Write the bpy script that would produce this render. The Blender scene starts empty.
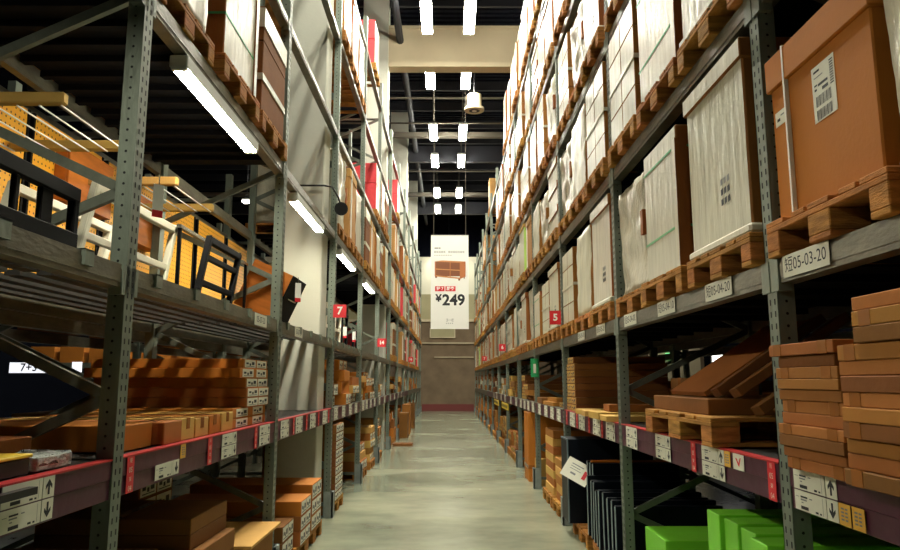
import bpy, bmesh, math, random
from mathutils import Vector, Matrix, Euler, noise
R = random.Random(7)
SC = bpy.context.scene
COL = SC.collection
PI = math.pi

# ------------------------------------------------------------------ colour / materials
def S(r, g, b):
    f = lambda c: (c/255/12.92) if c/255 <= .04045 else ((c/255+.055)/1.055)**2.4
    return (f(r), f(g), f(b), 1)

MATS = {}
def mat(name, col, rough=.6, metal=0, var=0.0, nscale=0, namt=0.0, nstretch=(1,1,1), bump=0, bscale=40, col2=None, spec=.5, hue=0.0, rot=(0,0,0)):
    m = bpy.data.materials.new(name); m.use_nodes = True
    nt = m.node_tree; N = nt.nodes; L = nt.links
    b = N['Principled BSDF']
    b.inputs['Roughness'].default_value = rough
    b.inputs['Metallic'].default_value = metal
    b.inputs['Specular IOR Level'].default_value = spec
    b.inputs['Base Color'].default_value = col
    out = None
    tc = N.new('ShaderNodeTexCoord'); mp = N.new('ShaderNodeMapping')
    mp.inputs['Scale'].default_value = nstretch; mp.inputs['Rotation'].default_value = rot
    L.new(tc.outputs['Object'], mp.inputs['Vector'])
    if nscale:
        nz = N.new('ShaderNodeTexNoise'); nz.inputs['Scale'].default_value = nscale
        nz.inputs['Detail'].default_value = 5; nz.inputs['Roughness'].default_value = .6
        L.new(mp.outputs[0], nz.inputs['Vector'])
        rp = N.new('ShaderNodeValToRGB')
        c2 = col2 if col2 else tuple(c*(1-namt) for c in col[:3])+(1,)
        rp.color_ramp.elements[0].position = .32; rp.color_ramp.elements[1].position = .68
        rp.color_ramp.elements[0].color = c2; rp.color_ramp.elements[1].color = col
        L.new(nz.outputs['Fac'], rp.inputs['Fac']); out = rp.outputs['Color']
    if var or hue:
        oi = N.new('ShaderNodeObjectInfo'); hs = N.new('ShaderNodeHueSaturation')
        mr = N.new('ShaderNodeMapRange'); mr.inputs['To Min'].default_value = 1-var; mr.inputs['To Max'].default_value = 1+var
        L.new(oi.outputs['Random'], mr.inputs['Value']); L.new(mr.outputs[0], hs.inputs['Value'])
        if hue:
            mh = N.new('ShaderNodeMath'); mh.operation = 'MULTIPLY_ADD'
            fr = N.new('ShaderNodeMath'); fr.operation = 'FRACT'
            mm = N.new('ShaderNodeMath'); mm.operation = 'MULTIPLY'; mm.inputs[1].default_value = 7.31
            L.new(oi.outputs['Random'], mm.inputs[0]); L.new(mm.outputs[0], fr.inputs[0])
            L.new(fr.outputs[0], mh.inputs[0]); mh.inputs[1].default_value = hue*2; mh.inputs[2].default_value = .5-hue
            L.new(mh.outputs[0], hs.inputs['Hue'])
        if out: L.new(out, hs.inputs['Color'])
        else: hs.inputs['Color'].default_value = col
        out = hs.outputs['Color']
    if out: L.new(out, b.inputs['Base Color'])
    if bump:
        bz = N.new('ShaderNodeTexNoise'); bz.inputs['Scale'].default_value = bscale; bz.inputs['Detail'].default_value = 4
        L.new(mp.outputs[0], bz.inputs['Vector'])
        bp = N.new('ShaderNodeBump'); bp.inputs['Strength'].default_value = bump; bp.inputs['Distance'].default_value = .02
        L.new(bz.outputs['Fac'], bp.inputs['Height']); L.new(bp.outputs[0], b.inputs['Normal'])
    MATS[name] = m
    return m

def emis(name, col, st):
    m = bpy.data.materials.new(name); m.use_nodes = True
    b = m.node_tree.nodes['Principled BSDF']
    b.inputs['Base Color'].default_value = (.8,.8,.8,1)
    b.inputs['Emission Color'].default_value = col; b.inputs['Emission Strength'].default_value = st
    MATS[name] = m
    return m

STEEL = mat('upright_steel', S(130,140,127), .45, .35, nscale=9, namt=.32, nstretch=(1,1,.35), bump=.1, bscale=60)
STEELD = mat('bracing_steel', S(118,124,112), .42, .4, nscale=12, namt=.3)
BEAM = mat('beam_steel', S(118,114,98), .38, .35, nscale=7, namt=.45, nstretch=(1,.8,2.5), bump=.15, bscale=25)
PURPLE = mat('purple_label_holder', S(86,38,62), .33, 0, nscale=5, namt=.35, bump=.08, bscale=18)
REDEDGE = mat('red_edge', S(176,40,42), .4)
HOLE = mat('punched_hole', S(14,16,20), .8)
GUARD = mat('guard_grey', S(140,148,144), .55, .1, nscale=8, namt=.3)
WOOD = mat('pallet_wood', S(192,132,66), .75, 0, var=.16, hue=.012, nscale=6, namt=.5, nstretch=(1.2,1.2,7), bump=.3, bscale=30, spec=.12)
CARD = mat('cardboard', S(168,110,54), .72, 0, var=.14, hue=.012, nscale=3, namt=.16, bump=.06, bscale=50, spec=.12)
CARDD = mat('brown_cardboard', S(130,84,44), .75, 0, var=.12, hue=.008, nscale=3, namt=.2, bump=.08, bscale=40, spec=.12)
CARDP = mat('pale_cardboard', S(208,164,92), .7, 0, var=.08, hue=.01, nscale=3, namt=.14, bump=.05, bscale=50, spec=.12)
TANL = mat('tan_load_card', S(192,146,88), .7, 0, var=.1, hue=.01, nscale=3, namt=.14, spec=.12)
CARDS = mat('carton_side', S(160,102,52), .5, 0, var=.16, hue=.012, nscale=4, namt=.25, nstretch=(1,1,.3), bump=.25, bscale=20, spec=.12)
CARDO = mat('orange_cardboard', S(188,116,46), .62, 0, nscale=2.5, namt=.12, bump=.04, bscale=50, spec=.12)
FILM = mat('white_film_lit_front', S(208,203,178), .34, 0, var=.15, hue=.018, nscale=3.5, namt=.26, nstretch=(1,2.6,.45), rot=(.08,0,0), bump=.3, bscale=7, spec=.6)  # white film, with lamp brightness and vertical sheen put into the colour
FILMC = mat('crumpled_film', S(206,200,176), .28, 0, var=.1, nscale=9, namt=.25, nstretch=(1,1.6,.7), bump=.9, bscale=13, spec=.7)
TAPE = mat('tape', S(150,92,42), .25, 0)
TAPEL = mat('pale_tape', S(205,160,110), .3, 0)
STRAPW = mat('white_strap', S(238,236,225), .4)
STRAPG = mat('green_strap', S(66,160,92), .4)
WHITE = mat('label_white', S(228,226,208), .45, nscale=14, namt=.06)
PAPER = mat('sign_white', S(246,246,240), .55)
INK = mat('ink', S(24,26,34), .6)
INKG = mat('grey_ink', S(128,130,130), .6)
YELST = mat('yellow_sticker', S(226,172,58), .5)
REDS = mat('sign_red', S(214,34,46), .45)
REDC = mat('red_carton', S(222,60,66), .55, 0, var=.08, nscale=3, namt=.12, bump=.2, bscale=12)
GREEN = mat('green_carton', S(134,226,58), .42, 0, var=.05, nscale=4, namt=.1, bump=.08, bscale=14)
GREENL = mat('lime_film', S(186,226,110), .4, 0, bump=.5, bscale=9)
NAVY = mat('black_board', S(12,17,26), .45, 0, var=.1, spec=.2)
NAVYE = mat('board_edge', S(104,122,128), .4)
BLACK = mat('black_lacquer', S(11,11,14), .6, spec=.1)
CHROME = mat('chrome_tube', S(190,190,185), .22, .9)
CREAM = mat('white_lacquer', S(226,220,200), .4)
ORWOOD = mat('orange_veneer', S(218,128,54), .42, 0, nscale=3, namt=.3, nstretch=(1,1,6), var=.05, spec=.12)
PEGB = None
YEL = mat('yellow_plastic', S(236,200,50), .45)
COLUMN = mat('painted_concrete', S(206,206,192), .75, 0, nscale=1.2, namt=.1, bump=.06, bscale=30)
CONC2 = mat('beige_paint', S(206,192,160), .7, 0, nscale=1.0, namt=.1)
ROOF = mat('roof_deck', S(24,26,36), .8, .0, spec=.1, nscale=1.5, namt=.3)
ROOFS = mat('roof_steel', S(34,35,42), .6, .1)
ROOFL = mat('light_purlin', S(96,90,80), .6, .1)
WALLB = mat('brown_block_wall', S(134,114,90), .85, 0, nscale=1.4, namt=.3, bump=.2, bscale=20)
WALLC = mat('cream_wall', S(232,228,206), .75, 0, nscale=1, namt=.06)
WALLG = mat('olive_wall', S(176,168,130), .8, 0, nscale=1.2, namt=.15)
WALLD = mat('dark_wall', S(16,18,26), .95, spec=0)
SKIRT = mat('red_skirting', S(120,52,48), .6)
DECK = mat('deck_steel', S(58,56,54), .6, .2, nscale=6, namt=.3)
DARKP = mat('dark_plastic', S(24,25,28), .45)
PLASTIC = mat('clear_bag', S(190,195,190), .15, 0, bump=.9, bscale=25, spec=.8)
LAMPW = mat('lamp_housing', S(210,212,205), .5)
LAMP = emis('lamp_tube', (1.0,.97,.82,1), 185)
LAMP2 = emis('shelf_tube', (1.0,.96,.76,1), 120)
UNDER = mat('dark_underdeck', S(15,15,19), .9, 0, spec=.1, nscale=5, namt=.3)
LAMP3 = emis('far_lamp', (1.0,.93,.8,1), 18)
LITS = emis('lit_sign', (.9,.92,1.0,1), 1.3)
EXITG = emis('exit_green', S(50,220,120), 1.6)

# pegboard: yellow board with a dense grid of small round holes
def pegboard():
    m = mat('yellow_pegboard', S(250,178,40), .5)
    nt = m.node_tree; N = nt.nodes; L = nt.links; b = N['Principled BSDF']
    tc = N.new('ShaderNodeTexCoord')
    mod = N.new('ShaderNodeVectorMath'); mod.operation = 'MODULO'; mod.inputs[1].default_value = (.042,.042,.042)
    add = N.new('ShaderNodeVectorMath'); add.operation = 'ADD'; add.inputs[1].default_value = (4.2,4.2,4.2)
    L.new(tc.outputs['Object'], add.inputs[0]); L.new(add.outputs[0], mod.inputs[0])
    sub = N.new('ShaderNodeVectorMath'); sub.operation = 'SUBTRACT'; sub.inputs[1].default_value = (.021,.021,.021)
    L.new(mod.outputs[0], sub.inputs[0])
    mul = N.new('ShaderNodeVectorMath'); mul.operation = 'MULTIPLY'; mul.inputs[1].default_value = (0,1,1)
    L.new(sub.outputs[0], mul.inputs[0])
    ln = N.new('ShaderNodeVectorMath'); ln.operation = 'LENGTH'; L.new(mul.outputs[0], ln.inputs[0])
    lt = N.new('ShaderNodeMath'); lt.operation = 'LESS_THAN'; lt.inputs[1].default_value = .0065
    L.new(ln.outputs['Value'], lt.inputs[0])
    mx = N.new('ShaderNodeMix'); mx.data_type = 'RGBA'
    mx.inputs['A'].default_value = S(250,178,40); mx.inputs['B'].default_value = S(70,42,20)
    L.new(lt.outputs[0], mx.inputs['Factor']); L.new(mx.outputs['Result'], b.inputs['Base Color'])
    return m
PEGB = pegboard()

def floor_mat():
    m = mat('polished_concrete', S(168,170,148), .3)
    nt = m.node_tree; N = nt.nodes; L = nt.links; b = N['Principled BSDF']
    tc = N.new('ShaderNodeTexCoord')
    mp = N.new('ShaderNodeMapping'); mp.inputs['Scale'].default_value = (.6,.9,1)
    L.new(tc.outputs['Object'], mp.inputs[0])
    n1 = N.new('ShaderNodeTexNoise'); n1.inputs['Scale'].default_value = .8; n1.inputs['Detail'].default_value = 8; n1.inputs['Roughness'].default_value = .62
    L.new(mp.outputs[0], n1.inputs[0])
    n2 = N.new('ShaderNodeTexNoise'); n2.inputs['Scale'].default_value = 4; n2.inputs['Detail'].default_value = 9
    L.new(mp.outputs[0], n2.inputs[0])
    r1 = N.new('ShaderNodeValToRGB'); e = r1.color_ramp.elements
    e[0].position = .3; e[0].color = S(104,111,95); e[1].position = .7; e[1].color = S(156,157,132)
    L.new(n1.outputs[0], r1.inputs[0])
    r2 = N.new('ShaderNodeValToRGB'); e = r2.color_ramp.elements
    e[0].position = .3; e[0].color = (.9,.9,.9,1); e[1].position = .6; e[1].color = (1,1,1,1)
    L.new(n2.outputs[0], r2.inputs[0])
    # saw-cut joints every 6 m along, and along both rack fronts
    sx = N.new('ShaderNodeSeparateXYZ'); L.new(tc.outputs['Object'], sx.inputs[0])
    md = N.new('ShaderNodeMath'); md.operation = 'PINGPONG'; md.inputs[1].default_value = 3.2
    L.new(sx.outputs['Y'], md.inputs[0])
    lt = N.new('ShaderNodeMath'); lt.operation = 'LESS_THAN'; lt.inputs[1].default_value = .008
    L.new(md.outputs[0], lt.inputs[0])
    mu = N.new('ShaderNodeMix'); mu.data_type = 'RGBA'; mu.blend_type = 'MULTIPLY'; mu.inputs['Factor'].default_value = 1
    L.new(r1.outputs[0], mu.inputs['A']); L.new(r2.outputs[0], mu.inputs['B'])
    mj = N.new('ShaderNodeMix'); mj.data_type = 'RGBA'; mj.inputs['B'].default_value = S(96,96,84)
    fm = N.new('ShaderNodeMath'); fm.operation = 'MULTIPLY'; fm.inputs[1].default_value = .55
    L.new(lt.outputs[0], fm.inputs[0]); L.new(fm.outputs[0], mj.inputs['Factor']); L.new(mu.outputs['Result'], mj.inputs['A'])
    L.new(mj.outputs['Result'], b.inputs['Base Color'])
    rr = N.new('ShaderNodeMapRange'); rr.inputs['To Min'].default_value = .12; rr.inputs['To Max'].default_value = .34
    L.new(n1.outputs[0], rr.inputs[0]); L.new(rr.outputs[0], b.inputs['Roughness'])
    return m
FLOOR = floor_mat()

# ------------------------------------------------------------------ mesh helpers
def text_polys(s, size=1.0, bold=0.0):
    cu = bpy.data.curves.new('tmp', 'FONT'); cu.body = s; cu.size = size
    cu.align_x = 'CENTER'; cu.align_y = 'CENTER'; cu.offset = bold; cu.resolution_u = 3
    o = bpy.data.objects.new('tmp', cu); COL.objects.link(o)
    dg = bpy.context.evaluated_depsgraph_get(); dg.update()
    me = bpy.data.meshes.new_from_object(o.evaluated_get(dg))
    v = [tuple(p.co) for p in me.vertices]; f = [tuple(p.vertices) for p in me.polygons]
    bpy.data.objects.remove(o); bpy.data.curves.remove(cu); bpy.data.meshes.remove(me)
    return v, f

class MB:
    def __init__(s): s.v = []; s.f = []; s.m = []; s.mats = []
    def mi(s, m):
        if m not in s.mats: s.mats.append(m)
        return s.mats.index(m)
    def poly(s, pts, m):
        b = len(s.v); s.v += [tuple(p) for p in pts]; s.f.append(tuple(range(b, b+len(pts)))); s.m.append(s.mi(m))
    def box(s, x0, x1, y0, y1, z0, z1, m, M=None, faces=None):
        """faces: dict overriding materials by '-x','+x','-y','+y','-z','+z'"""
        if x0 > x1: x0, x1 = x1, x0
        if y0 > y1: y0, y1 = y1, y0
        if z0 > z1: z0, z1 = z1, z0
        p = [Vector(q) for q in ((x0,y0,z0),(x1,y0,z0),(x1,y1,z0),(x0,y1,z0),(x0,y0,z1),(x1,y0,z1),(x1,y1,z1),(x0,y1,z1))]
        if M is not None: p = [M @ q for q in p]
        b = len(s.v); s.v += [tuple(q) for q in p]
        for k, idx in (('-z',(3,2,1,0)),('+z',(4,5,6,7)),('-y',(0,1,5,4)),('+x',(1,2,6,5)),('+y',(2,3,7,6)),('-x',(3,0,4,7))):
            s.f.append(tuple(b+i for i in idx)); s.m.append(s.mi((faces or {}).get(k, m)))
    def tube(s, p0, p1, r, m, n=8, r1=None):
        p0 = Vector(p0); p1 = Vector(p1); d = (p1-p0).normalized()
        a = d.orthogonal().normalized(); c = d.cross(a); b = len(s.v); r1 = r if r1 is None else r1
        for P, q in ((p0, r), (p1, r1)):
            for i in range(n):
                t = 2*PI*i/n; s.v.append(tuple(P + q*(a*math.cos(t)+c*math.sin(t))))
        for i in range(n):
            j = (i+1) % n; s.f.append((b+i, b+j, b+n+j, b+n+i)); s.m.append(s.mi(m))
        s.f.append(tuple(b+i for i in reversed(range(n)))); s.m.append(s.mi(m))
        s.f.append(tuple(b+n+i for i in range(n))); s.m.append(s.mi(m))
    def pipe(s, pts, r, m, n=8):
        """one continuous swept tube"""
        pts = [Vector(p) for p in pts]; b = len(s.v); a = None
        for k, P in enumerate(pts):
            d = (pts[min(k+1, len(pts)-1)] - pts[max(k-1, 0)]).normalized()
            a = d.orthogonal().normalized() if a is None else (a - d*a.dot(d)).normalized()
            c = d.cross(a)
            for i in range(n):
                t = 2*PI*i/n; s.v.append(tuple(P + r*(a*math.cos(t)+c*math.sin(t))))
        for k in range(len(pts)-1):
            for i in range(n):
                j = (i+1) % n; s.f.append((b+k*n+i, b+k*n+j, b+(k+1)*n+j, b+(k+1)*n+i)); s.m.append(s.mi(m))
        s.f.append(tuple(b+i for i in reversed(range(n)))); s.m.append(s.mi(m))
        e = b+(len(pts)-1)*n; s.f.append(tuple(e+i for i in range(n))); s.m.append(s.mi(m))
    def bar(s, p0, p1, w, t, m, up=(0,0,1)):
        """rectangular bar from p0 to p1, w across, t along 'up'"""
        p0 = Vector(p0); p1 = Vector(p1); d = p1-p0; L_ = d.length; d.normalize()
        u = Vector(up); sd = d.cross(u)
        if sd.length < 1e-4: sd = d.orthogonal()
        sd.normalize(); u = sd.cross(d)
        M = Matrix((( d.x, sd.x, u.x, p0.x),(d.y, sd.y, u.y, p0.y),(d.z, sd.z, u.z, p0.z),(0,0,0,1)))
        s.box(0, L_, -w/2, w/2, -t/2, t/2, m, M)
    def text(s, body, size, M, m, bold=0):
        v, f = text_polys(body, size, bold); b = len(s.v)
        s.v += [tuple(M @ Vector(p)) for p in v]
        for q in f: s.f.append(tuple(b+i for i in q)); s.m.append(s.mi(m))
    def mesh(s, name, bevel=0, smooth=False, org=(0,0,0)):
        me = bpy.data.meshes.new(name)
        o = Vector(org)
        me.from_pydata([tuple(Vector(p)-o) for p in s.v], [], s.f)
        for m in s.mats: me.materials.append(m)
        me.polygons.foreach_set('material_index', s.m)
        if bevel:
            bm = bmesh.new(); bm.from_mesh(me)
            bmesh.ops.bevel(bm, geom=bm.edges[:], offset=bevel, segments=1, affect='EDGES', clamp_overlap=True)
            bm.to_mesh(me); bm.free()
        if smooth:
            me.polygons.foreach_set('use_smooth', [True]*len(me.polygons))
        me.update()
        return me

WLOC = {}
def put(name, me, parent=None, M=None):
    """link a mesh as one object; M is its matrix relative to the parent"""
    o = bpy.data.objects.new(name, me); COL.objects.link(o)
    if parent is not None: o.parent = parent
    if M is not None: o.matrix_basis = M
    return o
def T(x, y, z, rz=0): return Matrix.Translation((x, y, z)) @ Matrix.Rotation(rz, 4, 'Z')
LABELS = {}
def tag(o, label, cat, group=None):
    n = len(label.split())
    assert 4 <= n <= 16, label
    if label in LABELS: print('DUPLABEL', label)
    LABELS[label] = 1
    o['label'] = label; o['category'] = cat
    if group: o['group'] = group
    return o
def struct(name, me, M=None):
    o = put(name, me, None, M); o['kind'] = 'structure'
    return o
def empty(name, loc, label, cat, group=None, rz=0):
    o = bpy.data.objects.new(name, None); COL.objects.link(o); o.empty_display_size = .1
    o.location = loc; o.rotation_euler = (0,0,rz)
    return tag(o, label, cat, group)
def copy_tree(o, parent=None):
    c = o.copy(); COL.objects.link(c); c.parent = parent
    for ch in list(o.children): copy_tree(ch, c)
    return c
def face_M(c, facing):
    """matrix for a flat thing drawn in x right / y up / z normal, centre c, facing '-x','+x','-y'"""
    ax = {'-x': ((0,-1,0),(0,0,1),(-1,0,0)), '+x': ((0,1,0),(0,0,1),(1,0,0)), '-y': ((1,0,0),(0,0,1),(0,-1,0)), '-z': ((1,0,0),(0,-1,0),(0,0,-1))}[facing]
    return Matrix(((ax[0][0],ax[1][0],ax[2][0],c[0]),(ax[0][1],ax[1][1],ax[2][1],c[1]),(ax[0][2],ax[1][2],ax[2][2],c[2]),(0,0,0,1)))

BAY = ['nearest','second','third','fourth','fifth','sixth','seventh','eighth','ninth','tenth','eleventh','twelfth','thirteenth','fourteenth']
ORD = ['bottom','second','third','fourth','fifth','sixth','seventh','eighth','ninth','tenth','eleventh','twelfth','thirteenth']
TIER = ['floor','low shelf','first pallet tier','second pallet tier','third pallet tier','fourth pallet tier','fifth pallet tier']

# ------------------------------------------------------------------ the hall
b = MB(); b.box(-14,14,-8,40,-.2,0,FLOOR); struct('floor', b.mesh('floor'))
b = MB(); b.box(-14,14,-8,40,11.6,11.8,ROOF)
for i in range(200):
    y = -8+i*.24; b.box(-14,14,y,y+.1,11.54,11.6,ROOF)
struct('ceiling', b.mesh('ceiling'))
b = MB(); b.box(-14.2,-14,-8,40,0,11.8,WALLD); struct('wall_left', b.mesh('wall_left'))
b = MB(); b.box(14,14.2,-8,40,0,11.8,WALLD); struct('wall_right', b.mesh('wall_right'))
b = MB(); b.box(-14,14,-8.2,-8,0,11.8,WALLD); struct('wall_front', b.mesh('wall_front'))
YB = 38.5
b = MB()
b.box(-14,14,YB,YB+.2,0,4.9,WALLB); b.box(-14,14,YB,YB+.2,4.9,6.35,WALLG); b.box(-14,14,YB,YB+.2,6.35,8.45,WALLC); b.box(-14,14,YB,YB+.2,8.45,11.8,WALLD)
struct('wall_back', b.mesh('wall_back'))
b = MB(); b.box(-1.4,1.4,YB-.04,YB,0,.36,SKIRT); struct('baseboard_back', b.mesh('baseboard_back'))
b = MB(); b.box(-6,6,YB-.12,YB,4.82,4.95,CONC2); struct('trim_1', b.mesh('trim_1'))
b = MB(); b.box(-6,6,YB-.1,YB,3.62,3.68,CONC2); struct('trim_2', b.mesh('trim_2'))
b = MB(); b.box(-.75,1.4,YB-.08,YB,2.86,2.91,CONC2); struct('trim_3', b.mesh('trim_3'))
b = MB(); b.box(-.95,.35,YB-.08,YB,3.98,4.42,WALLG); b.box(-1.0,.4,YB-.1,YB,3.93,3.98,CONC2); b.box(-1.0,.4,YB-.1,YB,4.42,4.47,CONC2); b.box(-1.0,-.95,YB-.1,YB,3.98,4.42,CONC2); b.box(.35,.4,YB-.1,YB,3.98,4.42,CONC2)
struct('window_1', b.mesh('window_1'))
# concrete columns in the rack lines
ncol = 0
for (y0, y1, x0, x1) in ((8.2,8.58,-2.03,-1.5),(16.6,17.0,-2.15,-1.5),(25.1,25.5,-2.15,-1.5),(33.4,33.8,-2.15,-1.5)):
    ncol += 1
    b = MB(); b.box(x0,x1,y0,y1,0,11.6,COLUMN); struct('column_%d' % ncol, b.mesh('column', bevel=.012))
for i, y in enumerate((16.6,25.1,33.4)):
    ncol += 1
    b = MB(); b.box(2.62,3.2,y,y+.4,0,11.6,COLUMN); struct('column_%d' % ncol, b.mesh('column', bevel=.012))
# deep beige roof beam between the columns, thinner beams and purlins further on
b = MB(); b.box(-1.5,3.2,16.62,16.98,9.42,10.42,CONC2); b.box(-1.5,3.2,16.58,17.02,10.42,10.5,CONC2); struct('ceiling_beam_1', b.mesh('ceiling_beam'))
nb = 1
for (y, z0, z1, m) in ((22.6,9.7,9.86,ROOFL),(30.2,9.7,9.86,ROOFL),(25.3,9.7,10.3,ROOFS),(33.6,9.7,10.3,ROOFS)):
    nb += 1
    b = MB(); b.box(-13.9,13.9,y-.1,y+.1,z0,z1,m); struct('ceiling_beam_%d' % nb, b.mesh('ceiling_beam'))
for i in range(22):
    y = 1.0 + i*1.75
    b = MB(); b.box(-13.9,13.9,y-.05,y+.05,11.1,11.4,ROOFS); struct('ceiling_purlin_%d' % (i+1), b.mesh('ceiling_purlin'))
def pipe_thing(p0, p1, r, label, m=ROOFS):
    b = MB(); c = Vector(p0); b.tube((0,0,0), Vector(p1)-c, r, m, 10)
    o = put('ceiling_pipe', b.mesh('ceiling_pipe', smooth=False), None, Matrix.Translation(c)); tag(o, label, 'pipe')
pipe_thing((-1.22,10,10.1),(-1.18,37.5,10.1),.09,'long dark pipe running lengthwise under the roof beside the lamps')
pipe_thing((-6,13.9,10.35),(6,13.9,10.35),.035,'thin pale pipe crossing the aisle before the beige beam',ROOFL)
pipe_thing((-6,19.4,9.75),(6,19.4,9.75),.03,'thin pale pipe crossing the aisle just behind the beige beam',ROOFL)
pipe_thing((-6,21.4,9.75),(6,21.4,9.75),.03,'thin pale pipe crossing in front of the third lamp pair',ROOFL)
pipe_thing((-6,26.6,9.75),(6,26.6,9.75),.03,'thin pale pipe crossing behind the fourth lamp pair',ROOFL)

# aisle lamps: two rows of luminaires hung from the roof
def lamp_proto():
    root = MB()
    root.box(-.13,.13,-.7,.7,0.01,.085,LAMPW)
    h = put('aisle_luminaire', root.mesh('aisle_luminaire', bevel=.008))
    d = MB(); d.box(-.115,.115,-.67,.67,-.035,.008,LAMP); put('diffuser', d.mesh('diffuser'), h)
    r = MB(); r.tube((0,-.45,.085),(0,-.45,1.5),.008,ROOFL,6); put('hanger_rod', r.mesh('hanger_rod'), h)
    r = MB(); r.tube((0,.45,.085),(0,.45,1.5),.008,ROOFL,6); put('hanger_rod', r.mesh('hanger_rod'), h)
    return h
LP = lamp_proto()
LY = [3.9,7.4,11.0,14.6,17.72,21.9,24.9,29.3,32.2]
LNAME = [None,None,None,'nearest lamp pair in view, before the beige beam','second lamp pair, under the beige beam','third lamp pair down the aisle','fourth lamp pair down the aisle','fifth lamp pair down the aisle','last lamp pair down the aisle']
first = True
for i, y in enumerate(LY):
    for s in (-1, 1):
        o = LP if first else copy_tree(LP); first = False
        o.location = (.48*s, y, 9.62)
        side = 'left' if s < 0 else 'right'
        where = LNAME[i] if LNAME[i] else 'lamp pair overhead, %s one before those in view' % BAY[i].replace('nearest','first')
        tag(o, 'glowing strip lamp, %s of the %s' % (side, where), 'lamp', 'ceiling lamps over the aisle')
# neighbouring aisle, small lamps seen through the racking on the left
for i, (x, y, z) in enumerate(((-6.3,19.6,8.2),(-6.0,18.4,7.7),(-6.1,16.4,7.0),(-5.2,17.6,6.2),(-6.5,11,8.5),(-6.5,5,8.5))):
    b = MB(); b.box(-.1,.1,-.1,.1,0,.04,LAMPW); h = put('far_spotlight', b.mesh('far_spotlight'), None, T(x,y,z))
    d = MB(); d.box(-.09,.09,-.09,.09,-.05,0,LAMP3); put('bulb', d.mesh('bulb'), h)
    r = MB(); r.tube((0,0,.04),(0,0,11.5-z),.01,ROOFS,6); put('hanger_rod', r.mesh('hanger_rod'), h)
    tag(h, 'small bright lamp seen beyond the left rack, %s of its scatter' % ['highest','second','third','fourth','fifth','sixth'][i], 'lamp', 'lamps of the neighbouring aisle')

b = MB(); b.box(-.8,.8,-.06,.06,0,.06,LAMPW); o = put('added_wall_lamp', b.mesh('added_wall_lamp'), None, T(.05,37.7,8.6)); tag(o, 'added strip lamp lighting the cream band of the end wall, behind the banner', 'lamp')  # unseen lamp, added to brighten the cream wall band
b = MB(); b.box(-.78,.78,-.05,.05,-.02,0,LAMP); put('tube', b.mesh('tube'), o)
b = MB(); b.tube((0,0,.06),(0,0,3.0),.01,ROOFS,6); put('hanger_rod', b.mesh('hanger_rod'), o)
# round roof speaker can by the second lamp pair
h = empty('ceiling_speaker', (.72,18.3,8.95), 'round pale can with ringed mouth hanging beside the second lamp pair', 'speaker')
b = MB(); b.tube((0,0,0),(0,0,.42),.2,CONC2,24); b.tube((0,0,.42),(0,0,2.6),.02,ROOFS,6); put('speaker_housing', b.mesh('housing'), h)
b = MB(); n = 24
for i in range(n):
    a0 = 2*PI*i/n; a1 = 2*PI*(i+1)/n
    P = lambda r, a, z: (r*math.cos(a), r*math.sin(a), z)
    b.poly([P(.27,a0,-.02),P(.27,a1,-.02),P(.15,a1,-.03),P(.15,a0,-.03)], CONC2)
    b.poly([P(.27,a1,-.02),P(.27,a0,-.02),P(.27,a0,.05),P(.27,a1,.05)], CONC2)
    b.poly([P(.27,a1,.05),P(.27,a0,.05),P(.2,a0,.06),P(.2,a1,.06)], CONC2)
put('mouth_ring', b.mesh('mouth_ring'), h)
b = MB(); b.tube((0,0,-.025),(0,0,-.005),.15,DARKP,24); b.tube((0,0,-.045),(0,0,-.025),.06,LAMPW,16); put('grille', b.mesh('grille'), h)

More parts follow.
